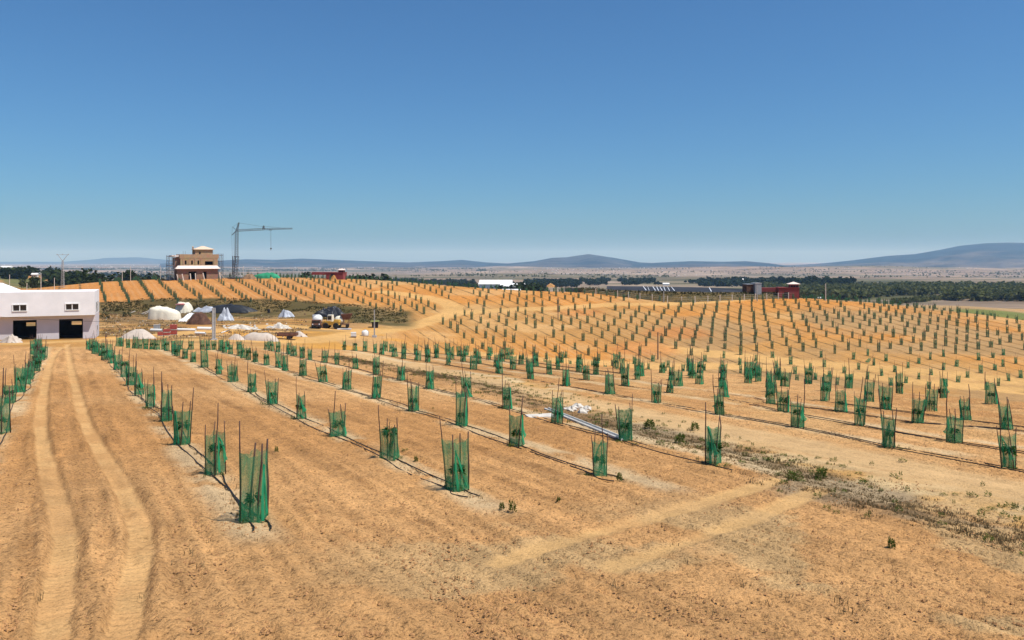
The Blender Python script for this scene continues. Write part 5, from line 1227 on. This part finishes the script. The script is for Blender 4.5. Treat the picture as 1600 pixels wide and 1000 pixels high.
# small pale houses of the plain: individually placed
r2 = random.Random(31)
hv = MB().box((0, 0, .5), (1, .7, 1)); T = []
for i in range(330):
    k_ = r2.random()
    if k_ < .55: u, v = r2.uniform(-40, 600), r2.uniform(410, 421)
    elif k_ < .8: u, v = r2.uniform(820, 1010), r2.uniform(418, 430)
    else: u, v = r2.uniform(1000, 1660), r2.uniform(418, 432)
    x, y, z = hit(u, v, 900); s = y/F*r2.uniform(.8, 2.0); T.append(((x, y, z-.5), r2.uniform(0, 3), s, s*r2.uniform(.4, .7)))
V, Q = merge_copies(hv.v, hv.f, T); tag(np_mesh('far_village', V, Q, M['whitehouse'], False), 'scattered tiny white houses across the hazy plain', 'village', kind='stuff')
tick('trees')
# ---- trees
def crown_mesh(n, rx, rz, leaf, rd, clumps=7):
    mb = MB(); cs = [(rd.uniform(-.6, .6)*rx, rd.uniform(-.6, .6)*rx, rd.uniform(-.55, .7)*rz, rd.uniform(.35, .6)) for _ in range(clumps)]
    for _ in range(n):
        c = rd.choice(cs); a = rd.uniform(0, 6.28); b = math.acos(rd.uniform(-1, 1)); r = rd.uniform(.55, 1)
        p = np.array((c[0]+rx*c[3]*r*math.sin(b)*math.cos(a), c[1]+rx*c[3]*r*math.sin(b)*math.sin(a), c[2]+rz*c[3]*r*math.cos(b)))
        nx = np.array([rd.gauss(0, 1) for _ in range(3)]); nx /= np.linalg.norm(nx); t = np.cross(nx, (0.3, .2, 1)); t /= np.linalg.norm(t); s = np.cross(nx, t); l = leaf*rd.uniform(.6, 1.3)
        mb.add([p-t*l-s*l*.3, p+s*l*.7-t*l*.2, p+t*l, p-s*l*.6+t*l*.1], [(0, 1, 2, 3)])
    return mb
TV = []
for i in range(5):
    r3 = random.Random(500+i); mb = crown_mesh(520, 2.2+.5*(i % 2), (1.7, 2.2, 2.9, 1.5, 3.4)[i], .30, r3, 9); tr = MB(); H = (1.5, 2., 2.4, 1.2, 2.6)[i]
    tr.tube([(0, 0, -.4), (.1, 0, H*.7), (0, .1, H*1.6)], [.26, .18, .07], 6)
    for k in range(4): a = 1.6*k+i; tr.tube([(.05, 0, H*.8), (math.cos(a)*.9, math.sin(a)*.9, H*1.5)], [.11, .04], 5)
    a = mb.build('crown', M['tree'] if i != 3 else M['tree2']); b = tr.build('trunk', M['bark']); TV.append((a.data, b.data, H, (1.7, 2.2, 2.9, 1.5, 3.4)[i])); bpy.data.objects.remove(a); bpy.data.objects.remove(b)
def tree(u, vb, vt, d, k, label, name='tree', group=None):
    cm, tm, H, rz = TV[k]; x = (u-800)/F*d; z = zf(x, d); h = -(vt-408)/F*d-z; s = max(.3, h/(H*1.35+rz*1.15))
    e = empty(name, (x, d, z), random.Random(int(u*7+d)).uniform(0, 6), label, 'tree', group); e.scale = (s, s, s)
    c = bpy.data.objects.new('crown', cm); COL.objects.link(c); c.parent = e; c.location = (0, 0, H*1.35)
    t = bpy.data.objects.new('trunk', tm); COL.objects.link(t); t.parent = e
tg = 'dark trees behind the white building'
for u, vt, d, k, la in ((156,418,330,1,'big dark tree right of the Y shaped pylon'), (146,424,345,0,'broad dark tree just left of the big dark tree'), (58,431,300,0,'dark round tree above the left end of the white building'), (104,421,460,1,'dark tree behind the Y shaped pylon'), (112,421,470,0,'wide dark tree right of the pylon on the skyline'), (122,424,460,0,'lower dark tree right of the wide skyline tree'), (93,424,450,0,'dark tree left of the pylon'), (34,433,300,2,'narrow dark tree left above the white building'),
        (193,419,420,2,'slim dark conifer pair member near the thin poles, left'), (202,419,425,2,'slim dark conifer near the thin poles, right'), (213,425,430,0,'low dark tree left of the brick house'), (226,427,430,0,'low bushy tree nearer the brick house'), (138,434,320,3,'greyish olive tree below the big dark tree'), (78,441,280,3,'greyish bush right above the white building roof'), (50,437,290,3,'greyish olive tree left above the building roof'), (174,437,300,3,'low olive bush at the top left orchard corner')):
    tree(u, 440, vt, d, k, la, group=tg)
for u, vt, d, k, la in ((476,422,420,2,'lone dark narrow tree on the skyline right of the green heap'), (585,428,430,0,'dark tree on the crest right of the left red building'), (572,427,430,1,'tall dark tree on the crest near the red building'), (556,429,425,0,'dark tree close to the left red building'), (576,430,440,0,'low dark tree on the crest behind others'), (545,429.5,425,0,'small dark tree touching the red building side')):
    tree(u, 440, vt, d, k, la, group='dark trees on the left crest')
for u, vt, d, k, la in ((766,445,460,1,'dark tree in front of the largest white shed'), (780,444,455,2,'narrow dark tree before the white sheds'), (800,443,440,0,'round dark tree between the white sheds'), (808,443,435,0,'dark tree right of the small pale shed'), (828,440,470,1,'dark tree right of the white sheds'), (842,441,480,0,'broad dark tree right of the sheds near red earth')):
    tree(u, 455, vt, d, k, la, group='dark trees around the white sheds')
def wood(name, label, spots, sz0, sz1, m, n=70, leaf=.75):
    r3 = random.Random(len(spots)); base = [crown_mesh(n, 1.9, 1.7, leaf, r3, 7) for _ in range(3)]; Vs = []; Qs = []; off = 0
    for b in range(3):
        T = []
        for i, (x, y) in enumerate(spots):
            if i % 3 != b: continue
            s = r3.uniform(sz0, sz1); T.append(((x, y, zf(x, y)+1.5*s), r3.uniform(0, 6), s, s*r3.uniform(.8, 1.25)))
        if T:
            V, Q = merge_copies(base[b].v, base[b].f, T); Vs.append(V); Qs.append(Q+off); off += len(V)
    tag(np_mesh(name, np.concatenate(Vs), np.concatenate(Qs), m, False), label, 'trees', kind='stuff')
r3 = random.Random(9)
def fill(n, box, cond=None, dmin=430):
    out = []
    for _ in range(n*30):
        u = r3.uniform(box[0], box[1]); v = r3.uniform(box[2], box[3])
        if cond and not cond(u, v): continue
        x, y, z = hit(u, v, dmin)
        if y > 6000: continue
        out.append((x, y))
        if len(out) >= n: break
    return out
def rw(u, v):
    lo = np.interp(u, [1240, 1330, 1400, 1470, 1480, 1530, 1660], [470, 469, 463, 461, 470, 471, 471]); return v < lo and not (1400 < u < 1475 and v > 462)
sp = fill(2000, (1195, 1680, 449, 471), rw, 440)
wood('eucalyptus_wood', 'dense dark wood stretching across the right behind the orchard', sp, 1.6, 2.7, M['wood2'], 80, .62)
sp = fill(150, (1215, 1330, 447, 453), None, 700); wood('wood_edge', 'taller dark trees standing above the wood near the red tower', sp, 2.6, 4.2, M['tree'], 80, .6)
sp = fill(320, (700, 850, 444, 457), lambda u, v: v > 446+abs(u-800)*.02 and not (745 < u < 822 and v > 447), 420)+fill(420, (820, 905, 441, 449), None, 520)
wood('grove', 'dark grove behind and around the white sheds', sp, 1.3, 2.4, M['tree'], 80, .6)
sp = fill(260, (640, 740, 440, 446), None, 450)+fill(200, (600, 650, 439, 443), None, 450)
wood('hedge_trees', 'dark tree belt along the crest left of the white sheds', sp, 1.0, 2.0, M['tree'], 80, .6)
sp = fill(520, (905, 1150, 438, 446), lambda u, v: float(vnoise(np.array([u/24]), np.array([v/2.5]), 5)[0]) > .5, 560)
wood('tree_belts', 'broken dark tree belts beyond the reservoir', sp, 1.1, 2.3, M['tree'], 70, .65)
sp = fill(260, (1095, 1215, 441, 448), None, 560); wood('tree_belts', 'dark trees on the rise left of the red tower building', sp, 1.9, 3.2, M['tree'], 70, .65)
sp = fill(300, (0, 270, 425, 437), lambda u, v: float(vnoise(np.array([u/20]), np.array([v/3]), 8)[0]) > .5, 480); wood('tree_belts', 'broken dark hedges on the left beyond the orchard', sp, 1.2, 2.6, M['tree'], 70, .65)
sp = fill(2600, (-60, 760, 410, 424), lambda u, v: float(vnoise(np.array([u/40]), np.array([v/.9]), 18)[0]) > .52, 1400); wood('plain_trees', 'dark specks of trees across the far left plain', sp, .9, 2.4, M['wood2'], 24, .9)
sp = fill(1500, (640, 1640, 416, 434), lambda u, v: float(vnoise(np.array([u/40]), np.array([v/.9]), 28)[0]) > .62, 1400); wood('plain_trees', 'sparse dark specks of trees across the far right plain', sp, .7, 1.8, M['wood2'], 24, .9)
sp = fill(160, (1395, 1480, 462, 475), lambda u, v: abs(v-(474-(u-1395)*.09)) < 2.5, 380); wood('hedge_trees', 'low dark hedge across the tan field on the right', sp, .6, 1.1, M['wood2'], 60, .6)
# ------------------------------------------------------------------ poles on the left
d = 235.; x = (98-800)/F*d; z = zf(x, d); h = -(397-408)/F*d-z
e = empty('pylon', (x, d, z), .1, 'slim Y shaped lattice pylon above the white building', 'pylon'); hb = h-2.1
lattice((0, 0, -.3), (0, 0, hb), .75, .36, 12, .028).build('shaft', M['pole'], e)
for s in (-1, 1): MB().tube([(0, 0, hb), (s*1.45, 0, h-.15)], [.1, .06], 5).build('arm', M['pole'], e)
MB().tube([(-1.75, 0, h-.2), (1.75, 0, h-.2)], .05, 5).build('crossbar', M['pole'], e)
for s in (-1.6, 0, 1.6): MB().lathe([(.04, 0), (.12, .05), (.12, .2), (.04, .3)], (s, 0, h-.2), 8).build('insulator', M['conc'], e)
for u, vb, vt, d, la in ((191, 440, 423, 262, 'left thin pole near the slim conifers'), (204, 440, 416, 266, 'taller thin pole right of its neighbour by the conifers'), (251, 436, 415, 300, 'thin pole left of the brick house scaffold'), (15, 450, 429, 250, 'thin post above the roof at the far left'), (42, 450, 442, 230, 'short thin post above the white building roof'), (64, 452, 427, 220, 'thin post left of the pylon above the roof'), (85, 452, 434, 225, 'thin post just left of the pylon'), (380, 430, 416, 300, 'thin pole right of the crane mast')):
    pole(u, vb, vt, .1, M['prop'], la, d=d, name='thin_pole', group='thin poles along the left skyline')
tick('air, light')
# ---- air, light and camera
def haze(dens):
    m, nt, N, L = nodes('haze_air'); o = N('ShaderNodeOutputMaterial'); v = N('ShaderNodeVolumePrincipled'); v.inputs['Density'].default_value = dens
    v.inputs['Absorption Color'].default_value = (1, 1, 1, 1); v.inputs['Color'].default_value = (.36, .62, 1, 1); v.inputs['Anisotropy'].default_value = 0; L(v.outputs[0], o.inputs['Volume'])
    b = MB().box((0, 15200, 145), (150000, 31200, 470)).build('haze', m); b['kind'] = 'stuff'; b['label'] = 'pale blue haze over the plain and mountains'
haze(HAZE)
cam = bpy.data.cameras.new('camera'); co = bpy.data.objects.new('camera', cam); COL.objects.link(co); co.location = (0, 0, 0); co.rotation_euler = (R(90), 0, 0)
cam.sensor_width = 36; cam.lens = F/1600*36; cam.shift_y = -92/1600; cam.clip_start = .1; cam.clip_end = 80000; sc.camera = co
EL = 62               # the sun stands high, to the right and a little behind the camera
dx, dy, dz = math.sin(R(SUNAZ))*math.cos(R(EL)), math.cos(R(SUNAZ))*math.cos(R(EL)), math.sin(R(EL))
from mathutils import Vector
sl = bpy.data.lights.new('sun', 'SUN'); sl.energy = SUN; sl.angle = R(.53); sl.color = (1, .95, .87); so = bpy.data.objects.new('sun', sl); COL.objects.link(so)
so.rotation_euler = Vector((dx, dy, dz)).to_track_quat('Z', 'Y').to_euler()
w = bpy.data.worlds.new('World'); sc.world = w; w.use_nodes = True; nt = w.node_tree; bg = nt.nodes['Background']; bg.inputs['Strength'].default_value = SKY
st = nt.nodes.new('ShaderNodeTexSky'); st.sky_type = 'NISHITA'; st.sun_disc = False; st.sun_elevation = R(EL); st.sun_rotation = R(SUNAZ)
st.altitude = 100; st.air_density = AIR; st.dust_density = DUST; st.ozone_density = OZONE
mx = nt.nodes.new('ShaderNodeMix'); mx.data_type = 'RGBA'; mx.blend_type = 'MULTIPLY'; mx.inputs[0].default_value = 1; mx.inputs[7].default_value = (.54, .92, 1.17, 1)
nt.links.new(st.outputs[0], mx.inputs[6]); nt.links.new(mx.outputs[2], bg.inputs['Color'])
sc.view_settings.view_transform = 'Standard'; sc.view_settings.look = 'None'; sc.view_settings.exposure = .25; sc.view_settings.gamma = 1
sc.cycles.max_bounces = 6; sc.cycles.transparent_max_bounces = 16; sc.cycles.volume_bounces = 1; sc.cycles.use_denoising = True
